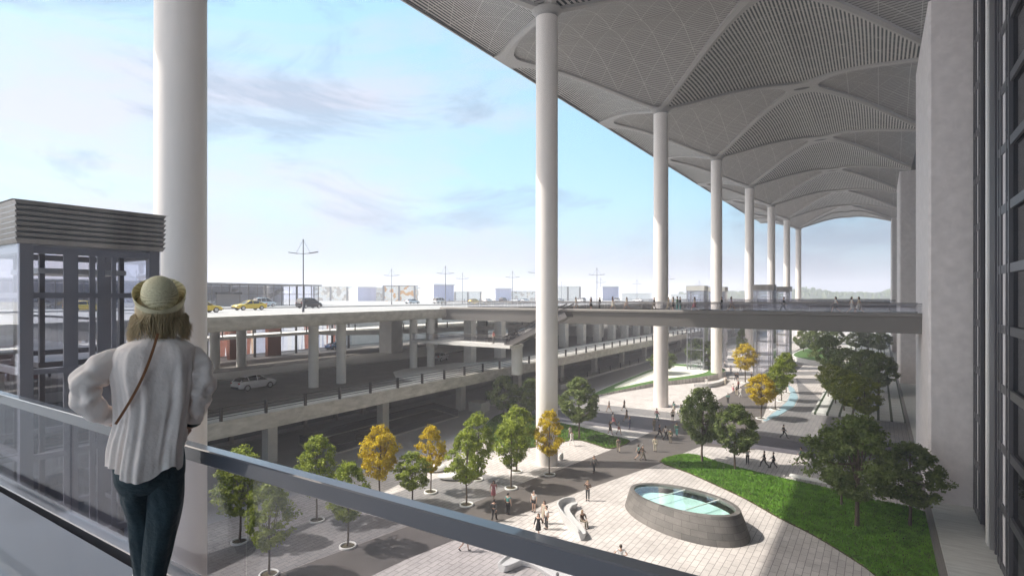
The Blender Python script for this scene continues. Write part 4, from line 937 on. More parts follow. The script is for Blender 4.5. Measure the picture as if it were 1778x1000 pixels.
def curved_bench(label, path, back, seat, hb, hs, mat_, sgn=1, nm='curved_bench'):
    P = [Vector(p) for p in path]; out = []
    for i in range(len(P)-1):
        p0, p1, p2, p3 = P[max(0, i-1)], P[i], P[i+1], P[min(len(P)-1, i+2)]
        for j in range(6): t = j/6; out.append(.5*((2*p1)+(p2-p0)*t+(2*p0-5*p1+4*p2-p3)*t*t+(3*p1-p0-3*p2+p3)*t**3))
    out.append(P[-1]); n = len(out); rs = []; rs2 = []
    t = thing(nm, label, 'bench', (out[n//2].x, out[n//2].y, 0))
    for i, p in enumerate(out):
        d = (out[min(n-1, i+1)]-out[max(0, i-1)]).normalized(); nn = Vector((-d.y, d.x))*sgn; k = sin(pi*min(1, max(0, (i+.6)/(n+.2))))**.35
        f = lambda a, z: (p.x+nn.x*a, p.y+nn.y*a, z)
        h = hb*(.55+.45*k); s = hs
        rs.append([f(-.06, 0), f(-back*.6, h*.5), f(-back, h), f(-back+.12, h), f(0, s+.05), f(.05, s)]+[f(.05, 0)])
        rs2.append([f(.05, 0.02), f(.05, s), f(seat*k, s+.02), f(seat*k+.03, s-.08), f(seat*k-.12, 0.02)])
    MB().loft(rs, smooth=False).build('backrest', mat_, t); MB().loft(rs2, smooth=False).build('seat', mat_, t); return t
M_bench = mat('pale_bench_stone', (.60, .60, .60), .4, var=.04)
curved_bench('pale S-shaped bench with a seated person on the paving', [at(1000, 880), at(982, 884), at(973, 894), at(981, 909), at(997, 925), at(1010, 938)], .28, .75, .95, .45, M_bench, 1)
curved_bench('white curved bench at the bottom edge under the handrail', [at(868, 992), at(895, 975), at(930, 975), at(965, 992), at(1000, 1018), at(1030, 1050)], .2, 1.0, .7, .45, M_wht, -1)
curved_bench('long curved far seat in front of the raised planter', [at(1205, 672), at(1230, 673), at(1252, 668), at(1262, 660)], .2, 1.2, .8, .5, M_bench, 1)
x, y = at(1002, 913); person((x+.35, y+.2, 0), 'sit', -115, 'brown', 'khaki', 'trousers', 'long', 'long', 'fair', 'person sitting on the S-shaped bench', 0, 1, 'people resting')
wb = thing('white_bench', 'straight white slab bench behind the shaded lawn', 'bench', (*at(1410, 839), 0))
x, y = at(1410, 839); MB().box(x-1.9, x+1.9, y-.35, y+.35, .32, .45, rz=radians(-8)).build('seat', M_wht, wb)
for s in (-1.4, 1.4): MB().box(x+s-.12, x+s+.12, y-.3, y+.3, 0, .32, rz=radians(-8), piv=(x, y)).build('leg', M_bench, wb)
def pebble(px, py, L, Wd, H, rz, label):
    x, y = at(px, py); rings = []
    for i in range(11):
        a = -pi/2+pi*i/10; r = max(.02, cos(a))**.7; z = H/2+H/2*sin(a)
        rings.append([(x+(L*r*cos(t)*cos(rz)-Wd*r*sin(t)*sin(rz))*(1-.1*sin(a)), y+L*r*cos(t)*sin(rz)+Wd*r*sin(t)*cos(rz), z+.09*cos(t)*max(0, sin(a))) for t in [2*pi*j/28 for j in range(28)]])
    return tag(MB().loft(rings).build('pebble_seat', M_wht), label, 'seat', 'white pebble seats')
pebble(787, 831, 1.45, .8, .62, radians(38), 'long white pebble seat behind the small green trees')
pebble(754, 817, 1.3, .8, .6, radians(38), 'white pebble seat beside the second golden tree')
pebble(974, 798, .28, .28, .75, 0, 'small upright white stone at the foot of the tall column')

# ================================================================ vehicles
M_tyre = mat('tyre_rubber', (.018, .018, .018), .8); M_rim = mat('wheel_rim', (.55, .55, .56), .3, .8); M_cg = mat('car_window', (.02, .024, .03), .08, spec=.8)
M_hl = mat('headlight_lens', (.75, .78, .8), .15); M_tl = mat('tail_light_red', (.40, .02, .015), .3); M_plas = mat('black_plastic', (.02, .02, .022), .6)
PAINT = {k: mat('car_paint_'+k, c, .28, .25, coat=.6) for k, c in dict(white=(.78, .78, .79), yellow=(.75, .53, .03), black=(.006, .006, .007), silver=(.42, .42, .44), blue=(.05, .14, .30), beige=(.34, .33, .26), pale=(.60, .66, .72)).items()}
def interp(T, y):
    for (a, *p), (b, *q) in zip(T, T[1:]):
        if a <= y <= b: t = (y-a)/(b-a); t = t*t*(3-2*t)*.4+t*.6; return [u+(v-u)*t for u, v in zip(p, q)]
    return list(T[0][1:] if y < T[0][0] else T[-1][1:])
def car_proto(kind):
    # along y (front +y): z bottom, z shoulder, half width / cabin: y, z roof, half width at roof
    if kind == 'suv': L, wb_, wr = 4.75, 2.85, .37; B = [(-2.37, .45, .80, .74), (-2.25, .34, 1.08, .87), (-1.6, .28, 1.14, .95), (0, .26, 1.08, .95), (1.3, .28, 1.04, .95), (1.95, .30, .96, .90), (2.25, .34, .84, .80), (2.37, .42, .66, .66)]; G = [(-2.15, 1.10, .72), (-1.85, 1.40, .66), (-1.2, 1.62, .64), (-.2, 1.69, .65), (.35, 1.62, .65), (1.25, 1.06, .74)]
    elif kind == 'van': L, wb_, wr = 4.45, 2.75, .33; B = [(-2.22, .42, .90, .80), (-2.15, .30, 1.02, .86), (-1.4, .26, 1.04, .88), (0, .25, 1.03, .88), (1.2, .26, 1.02, .88), (1.75, .28, .96, .84), (2.1, .30, .80, .76), (2.22, .40, .62, .66)]; G = [(-2.17, 1.02, .78), (-2.05, 1.66, .68), (-1.2, 1.80, .68), (0, 1.80, .68), (.5, 1.70, .66), (1.5, 1.0, .76)]
    else: L, wb_, wr = 4.7, 2.8, .33; B = [(-2.35, .40, .72, .72), (-2.25, .30, .94, .82), (-1.5, .24, .97, .89), (0, .22, .92, .90), (1.2, .24, .90, .89), (1.9, .26, .82, .84), (2.2, .30, .70, .76), (2.35, .38, .56, .66)]; G = [(-1.9, .94, .70), (-1.3, 1.26, .62), (-.7, 1.42, .60), (0, 1.44, .60), (.35, 1.38, .60), (1.15, .91, .74)]
    t = thing('car_proto', 'car', 'car')
    ys = [B[0][0]+(B[-1][0]-B[0][0])*i/38 for i in range(39)]
    def wz(y, zb):   # wheel arches cut into the lower edge
        for s in (-1, 1):
            d = abs(y-s*wb_/2)
            if d < wr*1.22: zb = max(zb, sqrt((wr*1.22)**2-d*d)+wr*.55)
        return zb
    rings = []
    for y in ys:
        zb, zs, hw = interp(B, y); za = wz(y, zb); zm = (max(zb, za)+zs)/2
        rings.append([(-hw*.93, y, za), (-hw, y, max(za, zb)+.12*(zs-zb)), (-hw, y, zm+.1), (-hw*.96, y, zs-.05), (-hw*.84, y, zs), (0, y, zs+.04), (hw*.84, y, zs), (hw*.96, y, zs-.05), (hw, y, zm+.1), (hw, y, max(za, zb)+.12*(zs-zb)), (hw*.93, y, za)])
    MB().loft(rings, smooth=True).build('body', PAINT['white'], t, local=True)
    MB().box(-.72, .72, B[0][0]+.15, B[-1][0]-.15, .24, .62).build('underbody', M_plas, t, local=True)
    gy = [G[0][0]+(G[-1][0]-G[0][0])*i/22 for i in range(23)]; rings = []; rr = []
    for y in gy:
        zr, hr = interp(G, y); zb, zs, hw = interp(B, y); zr = max(zr, zs+.02)
        rings.append([(-hw*.86, y, zs-.03), (-(hw*.86*.5+hr*.5), y, (zs+zr)/2), (-hr, y, zr-.05), (-hr*.8, y, zr-.015), (hr*.8, y, zr-.015), (hr, y, zr-.05), ((hw*.86*.5+hr*.5), y, (zs+zr)/2), (hw*.86, y, zs-.03)])
        if zr > G[2][1]*.93: rr.append([(-hr-.015, y, zr-.07), (-hr*.8, y, zr+.005), (0, y, zr+.02), (hr*.8, y, zr+.005), (hr+.015, y, zr-.07)])
    MB().loft(rings).build('window', M_cg, t, local=True)
    MB().loft(rr, caps=False, closed=False).build('roof', PAINT['white'], t, local=True)
    b = MB()
    for s in (-1, 1):
        for ya, yb, top in ((G[1][0]-.1, G[0][0]-.05, 0), (G[-2][0], G[-1][0], 0), (-.15, -.12, 1), (-1.25, -1.15, 1)):
            z1, h1 = interp(G, ya); z2, s2, h2 = interp(B, yb); b.bar((s*(h1+.01), ya, z1-.04), (s*h2*.865, yb, s2-.02), .07, .05)
    b.build('window_trim', PAINT['white'], t, local=True)
    for s in (-1, 1):
        for yy in (-wb_/2, wb_/2):
            w_ = MB(); hw = B[3][3]
            w_.add(*(lambda: ([], []))()) if False else None
            prof_ = [(wr*.62, -.11), (wr*.93, -.11), (wr, -.07), (wr, .07), (wr*.93, .11), (wr*.62, .11)]
            w_.loft([[(s*(hw-.1)+dx, yy+r*cos(a), wr+r*sin(a)) for a in [2*pi*j/24 for j in range(24)]] for r, dx in prof_]); wo = w_.build('wheel', M_tyre, t, local=True)
            q = MB(); q.loft([[(s*(hw-.1)+s*dx, yy+r*cos(a), wr+r*sin(a)) for a in [2*pi*j/20 for j in range(20)]] for r, dx in ((wr*.66, .115), (wr*.6, .09), (.05, .08))]); q.build('rim', M_rim, wo, local=True)
            if s: pass
    yf = B[-1][0]; yb = B[0][0]
    for s in (-1, 1):
        MB().box(s*.62-.16, s*.62+.16, yf-.22, yf-.02, .62, .76).build('headlight', M_hl, t, local=True)
        MB().box(s*.70-.12, s*.70+.12, yb+.02, yb+.14, .84, 1.0).build('tail_light', M_tl, t, local=True)
        MB().box(s*(B[3][3]+.10)-.09, s*(B[3][3]+.10)+.09, .55, .68, B[3][2]+.02, B[3][2]+.16).build('mirror', M_plas, t, local=True)
    MB().box(-.7, .7, yf-.08, yf+.02, .34, .52).build('bumper', M_plas, t, local=True); MB().box(-.66, .66, yb-.02, yb+.08, .36, .54).build('bumper', M_plas, t, local=True)
    return t
CP = {k: car_proto(k) for k in ('suv', 'van', 'sedan')}
def car(px, py, Z, kind, col, head, label, group=None):
    x, y = at(px, py, Z); m = PAINT[col]; t = dup(CP[kind], (x, y, Z+.004), radians(head), label, None, group, {'body': m, 'roof': m, 'window_trim': m})
    t.name = {'suv': 'parked_car', 'van': 'family_van', 'sedan': 'taxi' if col == 'yellow' else 'sedan_car'}[kind]; return t
car(441, 675, ZM, 'suv', 'white', 4, 'white sport utility car driving on the lower road deck')
car(763, 626, ZM, 'sedan', 'silver', 20, 'grey sedan half behind a round column on the lower road deck')
car(884, 607, ZM, 'suv', 'beige', 15, 'beige car under the escalator on the lower road deck')
car(583, 606, ZM, 'sedan', 'blue', 10, 'blue car in the shade behind the deck columns')
car(433, 538.5, ZU, 'sedan', 'yellow', 180, 'yellow taxi in front of the white van on the upper deck')
car(349, 543, ZU, 'sedan', 'yellow', 0, 'yellow taxi half hidden by the nearest column')
car(459, 532.5, ZU, 'van', 'pale', 3, 'pale van behind the yellow taxi by the glass pavilion')
car(537, 535, ZU, 'van', 'black', 3, 'black van beside the tallest lamp post')
car(716, 527.5, ZU, 'sedan', 'pale', 0, 'white sedan between two lamp posts on the upper deck')
car(764, 527.5, ZU, 'van', 'white', -5, 'white van at the foot of the lamp post before the shed')
car(823, 526.5, ZU, 'sedan', 'yellow', 5, 'yellow taxi far back near the footbridge on the upper deck')
car(848, 525.5, ZU, 'sedan', 'white', 5, 'white car behind the far yellow taxi')
car(150, 541, ZU, 'sedan', 'yellow', 0, 'yellow taxi seen through the nearest lift')
car(70, 535, ZU, 'van', 'white', 0, 'white van seen through the left side of the nearest lift')
car(217, 534, ZU, 'sedan', 'white', 0, 'white sedan seen through the nearest lift')
far_c = ['dark car far off at the left of the tall column', 'pale blue car far off beside the dark car', 'white car just right of the tall column beyond the bridge', 'white van in the distance beyond the footbridge rail', 'second white van in the distance beyond the bridge lamp', 'white car far off left of the second column', 'pale car in the far row beside the second column']
for i, (px, col, kd) in enumerate([(874, 'black', 'van'), (895, 'pale', 'sedan'), (973, 'silver', 'sedan'), (1008, 'white', 'van'), (1072, 'white', 'van'), (1108, 'white', 'sedan'), (912, 'pale', 'sedan')]): car(px, 524.5-(i % 3)*.3, ZU, kd, col, 70 if i % 2 else 10, far_c[i], 'cars far back on the upper deck')
for p in CP.values(): drop(p)

# ================================================================ lamp posts
M_lamp = mat('lamp_post_grey', (.10, .10, .115), .5, .3)
def lamp_proto():
    t = thing('lamp_post', 'lamp', 'lamp post')
    MB().tube([(0, 0, 0), (0, 0, .7), (0, 0, .75), (0, 0, 9.2)], [.15, .15, .085, .055], 10).build('pole', M_lamp, t, local=True)
    MB().tube([(0, 0, 9.2), (0, 0, 9.32)], [.09, .07], 8).build('cap', M_lamp, t, local=True)
    for s in (-1, 1):
        MB().tube([(0, 0, 7.45), (s*.9, 0, 7.52), (s*1.0, 0, 7.54)], [.045, .04, .04], 6).build('arm', M_lamp, t, local=True)
        MB().bar((s*.85, 0, 7.5), (s*2.0, 0, 7.66), .34, .10).build('lamp_head', M_lamp, t, local=True)
        MB().bar((s*.04, 0, 9.15), (s*.98, 0, 7.58), .028, .028).build('stay', M_lamp, t, local=True)
    return t
LP = lamp_proto(); LL = ['tallest lamp post, beside the black van on the upper deck', 'lamp post in front of the orange-panelled building', 'lamp post in front of the white shed with the grey facade', 'lamp post right of the white shed, thin and distant', 'lamp post above the dark and pale far cars', 'lamp post just left of the tall column, mostly hidden', 'lamp post in the middle beyond the footbridge', 'faint lamp post right behind the middle one', 'faint lamp post left of the second column', 'lamp post hidden behind the second column, one arm showing', 'faint lamp post between the second and fourth column', 'lamp post seen through the nearest lift', 'faint low lamp post just right of the tall column']
for i, (px, ht, hd) in enumerate([(526.5, 126, 0), (680, 62, 0), (773.5, 68, 0), (803, 53, 0), (890, 57, 0), (932, 70, 0), (1036.5, 64, 0), (1043, 42, 0), (1106, 38, 0), (1160, 52, 0), (1214, 36, 0), (237, 58, 0), (975, 34, 0)]):
    z = FP*9.3/ht; x, y = atz(px, z); dup(LP, (x, y, ZU), TH+radians((i*7) % 20-10), LL[i], None, 'lamp posts on the upper deck')
drop(LP)

# ================================================================ buildings on the upper deck
def W3(px, z, h): x, y = atz(px, z); return (x, y, ZU+h)
pv = thing('glass_pavilion', 'long low glass pavilion with thin flat roof behind the taxis', 'building', (*atz(455, 120), ZU))
(xa, ya), (xb, yb) = atz(300, 109), atz(554, 131); X = -113.5
x0, y0, y1 = -111.5, ya-30, yb
MB().box(x0-14, x0+.5, y0, y1+.6, ZU+4.55, ZU+4.85).build('roof', M_alu, pv)
MB().box(x0-14, x0-13.9, y0, y1, ZU, ZU+4.5).build('back_wall', mat('pavilion_inner_wall', (.45, .45, .50), .7, var=.3, vscale=.15), pv)
n = int((y1-y0)/1.9); b = MB(); g = MB()
for i in range(n+1):
    y = y0+(y1-y0)*i/n; b.box(x0-.08, x0+.08, y-.06, y+.06, ZU, ZU+4.5)
    if i % 4 == 0: b.box(x0-.25, x0+.12, y-.16, y+.16, ZU, ZU+4.5)
b.box(x0-.06, x0+.06, y0, y1, ZU+2.5, ZU+2.62); b.build('mullion', M_gym, pv)
MB().box(x0-.02, x0, y0, y1, ZU, ZU+4.5).build('glazing', M_glift, pv)
for k in (0, 1): yy = y1-22-38*k; MB().box(x0+.1, x0+.9, yy-2.6, yy+2.6, ZU+2.5, ZU+2.95).build('door_canopy', M_dkm, pv); MB().box(x0+.12, x0+.2, yy-2.4, yy+2.4, ZU, ZU+2.5).build('door', M_gym, pv)
b = MB()
for k in range(4): yy = y1-12-11*k; MB().bar((x0-6, yy, ZU+.3), (x0-6, yy+6, ZU+3.6), 2.4, .25).build('inner_stair', M_gird, pv)
def pattern(name, c1, c2):
    m = mat(name, c1, .7); n = m.node_tree.nodes; l = m.node_tree.links; g = n.new('ShaderNodeNewGeometry')
    v = n.new('ShaderNodeTexVoronoi'); v.inputs['Scale'].default_value = .65; l.new(g.outputs['Position'], v.inputs[0])
    sc = n.new('ShaderNodeSeparateColor'); l.new(v.outputs['Color'], sc.inputs[0]); r = n.new('ShaderNodeValToRGB'); r.color_ramp.interpolation = 'CONSTANT'; e = r.color_ramp.elements
    e[0].color = (*c1, 1); e[1].position = .5; e[1].color = (*c2, 1); q = e.new(.8); q.color = (.78, .72, .62, 1); l.new(sc.outputs[0], r.inputs[0]); l.new(r.outputs[0], n['Principled BSDF'].inputs['Base Color']); return m
M_org = pattern('orange_panel_pattern', (.75, .73, .70), (.62, .30, .07)); M_beg = pattern('beige_panel_pattern', (.78, .77, .74), (.50, .44, .38)); M_redp = pattern('red_panel_pattern', (.75, .70, .64), (.50, .13, .05))
M_lil = mat('lilac_cladding', (.45, .46, .62), .5, var=.1, vscale=.6, streak=(1, 1, .02))
def slabwall(name, label, px0, px1, z, h, m, frame=None, cat='building', roofm=None, depth=8, base=0):
    (xa, ya), (xb, yb) = atz(px0, z), atz(px1, z); d = Vector((xb-xa, yb-ya, 0)).normalized(); nrm = Vector((-d.y, d.x, 0)); L = hypot(xb-xa, yb-ya)
    t = thing(name, label, cat, (xa, ya, ZU)); P = lambda u, w, hh: (xa+d.x*u+nrm.x*w, ya+d.y*u+nrm.y*w, ZU+hh)
    box = lambda u0, u1, w0, w1, h0, h1: [P(u, w, hh) for hh in (h0, h1) for w in (w0, w1) for u in (u0, u1)]
    F = [(0, 2, 3, 1), (4, 5, 7, 6), (0, 1, 5, 4), (2, 6, 7, 3), (0, 4, 6, 2), (1, 3, 7, 5)]
    MB().add(box(0, L, 0, depth, 0, h), F).build('wall', m, t); MB().add(box(-.3, L+.3, -.4, depth+.3, h, h+.35), F).build('roof', roofm or M_wht, t)
    if frame:
        for u in (0, L*.5, L) if frame == 2 else (0, L): MB().add(box(u-.45, u+.45, -.3, .2, 0, h), F).build('pilaster', M_gym, t)
    return t
def shed(label, px0, pxm, px1, z, h0, h1):
    "white shed: blank gable side on the left rising to the ridge, lilac ribbed front on the right"
    A, B_, D = W3(px0, z*1.10, 0), W3(pxm, z, 0), W3(px1, z*1.02, 0)
    t = thing('white_shed', label, 'shed', (B_[0], B_[1], ZU), group='white sheds'); E4 = (A[0]+D[0]-B_[0], A[1]+D[1]-B_[1], ZU)
    up = lambda p, h: (p[0], p[1], ZU+h)
    MB().add([A, B_, up(B_, h1), up(A, h0)], [(0, 1, 2, 3)]).add([A, E4, up(E4, h0), up(A, h0)], [(0, 3, 2, 1)]).add([E4, D, up(D, h1), up(E4, h0)], [(0, 3, 2, 1)]).build('wall', M_wht, t)
    MB().add([B_, D, up(D, h1), up(B_, h1)], [(0, 1, 2, 3)]).build('ribbed_front', M_lil, t)
    c = Vector(((A[0]+D[0])/2, (A[1]+D[1])/2, 0)); ex = lambda p, h: tuple(Vector(up(p, h))+(Vector((p[0], p[1], 0))-c).normalized()*.8)
    MB().loft([[ex(A, h0), ex(B_, h1), ex(D, h1), ex(E4, h0)], [ex(A, h0+.4), ex(B_, h1+.4), ex(D, h1+.4), ex(E4, h0+.4)]], smooth=False).build('roof', M_wht, t)
    return t
slabwall('panel_building', 'low building of beige patterned panels left of the first shed', 545, 603, 290, 7.4, M_beg, 2)
shed('first white shed, between beige panels and orange panels', 600, 621, 653, 270, 5.0, 6.8)
slabwall('panel_building', 'narrow beige patterned block between shed and orange panels', 651, 666, 285, 6.6, M_beg)
slabwall('panel_building', 'orange patterned building with dark frames behind the lamp post', 666, 720, 270, 7.4, M_org, 2, roofm=M_gym)
slabwall('panel_building', 'small beige patterned block left of the second shed', 719, 729, 285, 6.6, M_beg)
shed('second white shed, behind the white van', 727, 753, 788, 235, 5.2, 7.2)
slabwall('low_building', 'low pale building with columns right of the second shed', 790, 835, 300, 4.8, M_wht, 2)
shed('third white shed, pale and far, above the far yellow taxi', 834, 860, 888, 300, 5.2, 6.6)
slabwall('panel_building', 'faint beige patterned building left of the tall column', 884, 930, 320, 5.2, M_beg)
slabwall('low_building', 'pale building just right of the tall column beyond the bridge', 965, 1007, 290, 7.4, M_wht, 2)
shed('fourth white shed, beyond the middle of the footbridge', 1038, 1046, 1074, 300, 6.2, 7.6)
slabwall('low_building', 'faint white low building left of the second column', 1080, 1130, 360, 4.2, M_wht)
slabwall('low_building', 'faint white low building right of the second column', 1165, 1212, 380, 3.6, M_wht)
slabwall('panel_building', 'red patterned building seen through the nearest lift', 60, 250, 160, 4.4, M_redp, 2)
# kerb and rail at the back of the upper deck
rr_ = thing('deck_railing', 'thin railing at the back of the upper deck beyond the footbridge', 'railing', (-80, 180, ZU))
rail_run('railing', [atz(780, 210), atz(1230, 250)], ZU, rr_, hts=(.5, 1.1), every=6)
# hills far to the left
M_hill = mat('hill_scrub', (.20, .14, .11), .9, var=.35, vscale=.03); hb = MB(); rows = []
for z, k in ((620, 0), (660, .6), (720, 1), (800, .5)):
    rows.append([(*atz(px, z), -2+k*(60+28*sin(px*.013)+14*sin(px*.041+1)+6*sin(px*.13)) if k else -2) for px in range(-500, 330, 8)])
    if z > 0: pass
rows = [[(x, y, zz*min(1, max(0, (320-px)/70))) for (x, y, zz), px in zip(r, range(-500, 330, 8))] for r in rows]
tag(hb.loft(rows, caps=False, closed=False).build('hills', M_hill), kind='structure')
# ================================================================ woman in the foreground
ZW = 3.0; u_ = (268-889)/FP; hx, hy = atz(268, ZW); ang = TH-math.atan(u_)   # her back faces the viewer
KX = ZW/FP*cos(math.atan(u_)); KZ = ZW/FP
lx = lambda px: (px-268)*KX
lz = lambda py: HE-15.66+(YH-py)*KZ
wm = thing('person', 'woman in straw hat, cream blouse and teal trousers, hands on hips at the balustrade', 'person', (hx, hy, 15.66), ang)
HS = mat('hero_skin', (.60, .38, .29), .5, var=.05, vscale=30)
def cloth(name, col, rough, var, bs, bd, sheen=.3):
    m = mat(name, col, rough, var=var, vscale=9, bump=bd, bscale=bs); b = m.node_tree.nodes['Principled BSDF']; b.inputs['Sheen Weight'].default_value = sheen; return m
M_blo = cloth('cream_blouse', (.95, .83, .76), .75, .05, 22, .35); M_tro = cloth('teal_trousers', (.024, .044, .054), .85, .2, 30, .5, .15)
J = {'pel': (lx(262), 0, lz(800), .15, .10), 'wa': (lx(262), 0, lz(735), .11, .08), 'ch': (lx(266), 0, lz(650), .13, .09), 'nb': (lx(275), 0, lz(603), .05, .045), 'ne': (lx(277), .01, lz(578), .05, .05), 'he': (lx(279), .03, lz(535), .075, .09), 'ht': (lx(280), .02, lz(505), .055, .07),
     'shl': (lx(212), 0, lz(618), .035, .035), 'ell': (lx(147), -.04, lz(665), .04, .04), 'wrl': (lx(195), .0, lz(721), .027, .027), 'hal': (lx(202), .035, lz(733), .034, .024),
     'shr': (lx(328), 0, lz(618), .035, .035), 'elr': (lx(360), -.04, lz(668), .04, .04), 'wrr': (lx(338), .0, lz(737), .027, .027), 'har': (lx(330), .035, lz(750), .034, .024),
     'hil': (lx(240), .02, lz(820), .08, .08), 'knl': (lx(244), .07, lz(915), .055, .055), 'anl': (lx(250), .05, .09, .036, .036), 'tol': (lx(244), .20, .035, .035, .03),
     'hir': (lx(285), 0, lz(820), .08, .08), 'knr': (lx(284), .0, lz(915), .055, .055), 'anr': (lx(266), -.03, .09, .036, .036), 'tor': (lx(272), .12, .035, .035, .03)}
E_ = [('pel', 'wa'), ('wa', 'ch'), ('ch', 'nb'), ('nb', 'ne'), ('ne', 'he'), ('he', 'ht')]+[p for k in 'lr' for p in (('nb', 'sh'+k), ('sh'+k, 'el'+k), ('el'+k, 'wr'+k), ('wr'+k, 'ha'+k), ('pel', 'hi'+k), ('hi'+k, 'kn'+k), ('kn'+k, 'an'+k), ('an'+k, 'to'+k))]
vs, fs = skin(J, E_, 'pel', 2); mb = MB(); mb.add(vs, fs, True)
for k, s in (('l', 1), ('r', -1)):
    h = Vector(J['ha'+k][:3]); d0 = (h-Vector(J['wr'+k][:3])).normalized()
    for i, L in enumerate((.075, .082, .077, .06)):
        b0 = h+Vector((0, .0, .030-.019*i)); pts = [b0-d0*.015, b0+d0*.03, b0+Vector((s*.03, .045, -.004)).normalized()*L*.75, b0+Vector((s*.06, .035, -.01)).normalized()*L]
        mb.tube(pts, [.010, .0095, .0085, .006], 8)
    b0 = h-d0*.02+Vector((0, -.01, .02)); mb.tube([b0, b0+Vector((s*.02, -.025, .0)), b0+Vector((s*.045, -.035, -.008))], [.012, .0105, .008], 8)
c = Vector(J['he'][:3])+Vector((0, .085, -.01)); mb.tube([c+Vector((0, -.005, .03)), c+Vector((0, .02, -.012))], [.006, .014], 8)
mb.tube([c+Vector((-.022, .004, -.04)), c+Vector((0, .012, -.041)), c+Vector((.022, .004, -.04))], [.003, .006, .003], 6)
for s in (-1, 1): mb.tube([c+Vector((s*.035, -.003, .028)), c+Vector((s*.031, .006, .028))], [.01, .006], 8); mb.tube([c+Vector((s*.078, -.09, .02)), c+Vector((s*.086, -.10, -.035))], [.014, .01], 8)
mb.build('body', HS, wm, local=True)
# blouse: one draped shell, folds run down from the yoke and gather at the hips
def cat(T, t):
    n = len(T)-1; i = min(n-1, int(t*n)); f = t*n-i; P = [T[max(0, min(n, i+k))] for k in (-1, 0, 1, 2)]
    return [.5*((2*b)+(c-a)*f+(2*a-5*b+4*c-d)*f*f+(3*b-a-3*c+d)*f**3) for a, b, c, d in zip(*P)]
TB = [(577, 255, 298, .050, 0), (582, 250, 303, .055, 0), (588, 236, 314, .075, .05), (595, 218, 327, .095, .1), (604, 202, 340, .108, .2), (620, 194, 346, .118, .4), (645, 193, 345, .126, .7), (675, 199, 341, .13, .9), (705, 203, 335, .135, 1), (730, 202, 328, .142, 1), (752, 197, 324, .155, 1), (775, 193, 321, .168, 1.1), (795, 192, 319, .178, 1.2)]
def hem(a):    # extra drop of the hem (px) round the body; a=0 right, -pi/2 back
    back = math.exp(-((math.remainder(a+pi/2+.18, 2*pi))/.75)**2); flap = math.exp(-((math.remainder(a+.62, 2*pi))/.22)**2); side = math.exp(-((math.remainder(a, 2*pi))/.35)**2)
    return -6+30*back+20*flap-16*side
fold = lambda a, v, g: g*1.5*(.0055*sin(6*a+.5*sin(.9*v)+.6)+.0060*(abs(sin(5.5*a+.35*sin(1.1*v)+1))-.5)+.0030*sin(17*a+.7*sin(v))*min(1, v/3)+.0012*sin(29*a+.4*v)+.0012*sin(4*a+5*v))
NA = 150; rings = []
for i in range(91):
    t = i/90; y, xl, xr, ry, g = cat(TB, t); ring = []
    cx = (lx(xl)+lx(xr))/2; rx = (lx(xr)-lx(xl))/2
    for j in range(NA):
        a = 2*pi*j/NA; ca, sa = cos(a), sin(a); e = 2/2.5; X = cx+rx*abs(ca)**e*(1 if ca > 0 else -1); Y = ry*abs(sa)**e*(1 if sa > 0 else -1)
        d = fold(a, t*6, g); # pull folds toward the two hands
        if t > .5: d += .010*(t-.5)*2*sin(26*a+9*t)*math.exp(-(math.remainder(a-pi*1.12, 2*pi)/.7)**2)+.016*(t-.5)*2*sin(20*a-7*t)*math.exp(-(math.remainder(a+.35, 2*pi)/.6)**2)
        spine = -.012*math.exp(-(math.remainder(a+pi/2, 2*pi)/.25)**2)*math.exp(-((t-.35)/.3)**2)
        X += ca*d; Y += sa*(d+spine)
        Y -= .02*math.exp(-((t-.45)/.3)**2)*(sa < 0)*abs(sa); yy = y+max(0, t-.72)/.28*hem(a)
        ring.append((X, Y, lz(yy)+.002*sin(9*a)*t))
    rings.append(ring)
mb = MB(); mb.loft(rings, caps=False)
ob = mb.build('blouse', M_blo, wm, local=True)
def sleeve(P, R_, seed, wr=1.0):
    rng = random.Random(seed); rings = []; n = 64; pts = [Vector(cat(P, i/n)) for i in range(n+1)]
    for i, p in enumerate(pts):
        d = (pts[min(n, i+1)]-pts[max(0, i-1)]).normalized(); s1 = Vector((0, 1, 0)); s1 = (s1-d*s1.dot(d)).normalized(); s2 = d.cross(s1); t = i/n; r, = cat(R_, t); ring = []
        for j in range(56):
            a = 2*pi*j/56; el = math.exp(-((t-.52)/.2)**2)
            k = 1+.08*sin(3*a+9*t+seed)*(.4+t)+.06*sin(5*a-16*t+seed*2)*(.3+el)+.11*sin(34*t+2.2*sin(a+seed)+seed)*(.25+el+.8*max(0, t-.6))*wr+.045*sin(58*t+3*cos(a))*(el+.25)
            ring.append(tuple(p+(s1*cos(a)*.82+s2*sin(a))*r*k))
        rings.append(ring)
    return MB().loft(rings, caps=False)
SL = [(lx(222), -.0, lz(618)), (lx(196), -.01, lz(624)), (lx(170), -.03, lz(642)), (lx(155), -.05, lz(664)), (lx(165), -.045, lz(690)), (lx(178), -.03, lz(706)), (lx(193), -.003, lz(719))]
sleeve(SL, [(.050,), (.072,), (.076,), (.068,), (.063,), (.053,), (.038,)], 1).build('sleeve', M_blo, wm, local=True)
SR = [(lx(316), -.0, lz(618)), (lx(336), -.01, lz(625)), (lx(347), -.03, lz(642)), (lx(351), -.05, lz(668)), (lx(347), -.045, lz(695)), (lx(343), -.03, lz(716)), (lx(339), -.003, lz(733))]
sleeve(SR, [(.050,), (.070,), (.074,), (.067,), (.063,), (.056,), (.044,)], 4).build('sleeve', M_blo, wm, local=True)
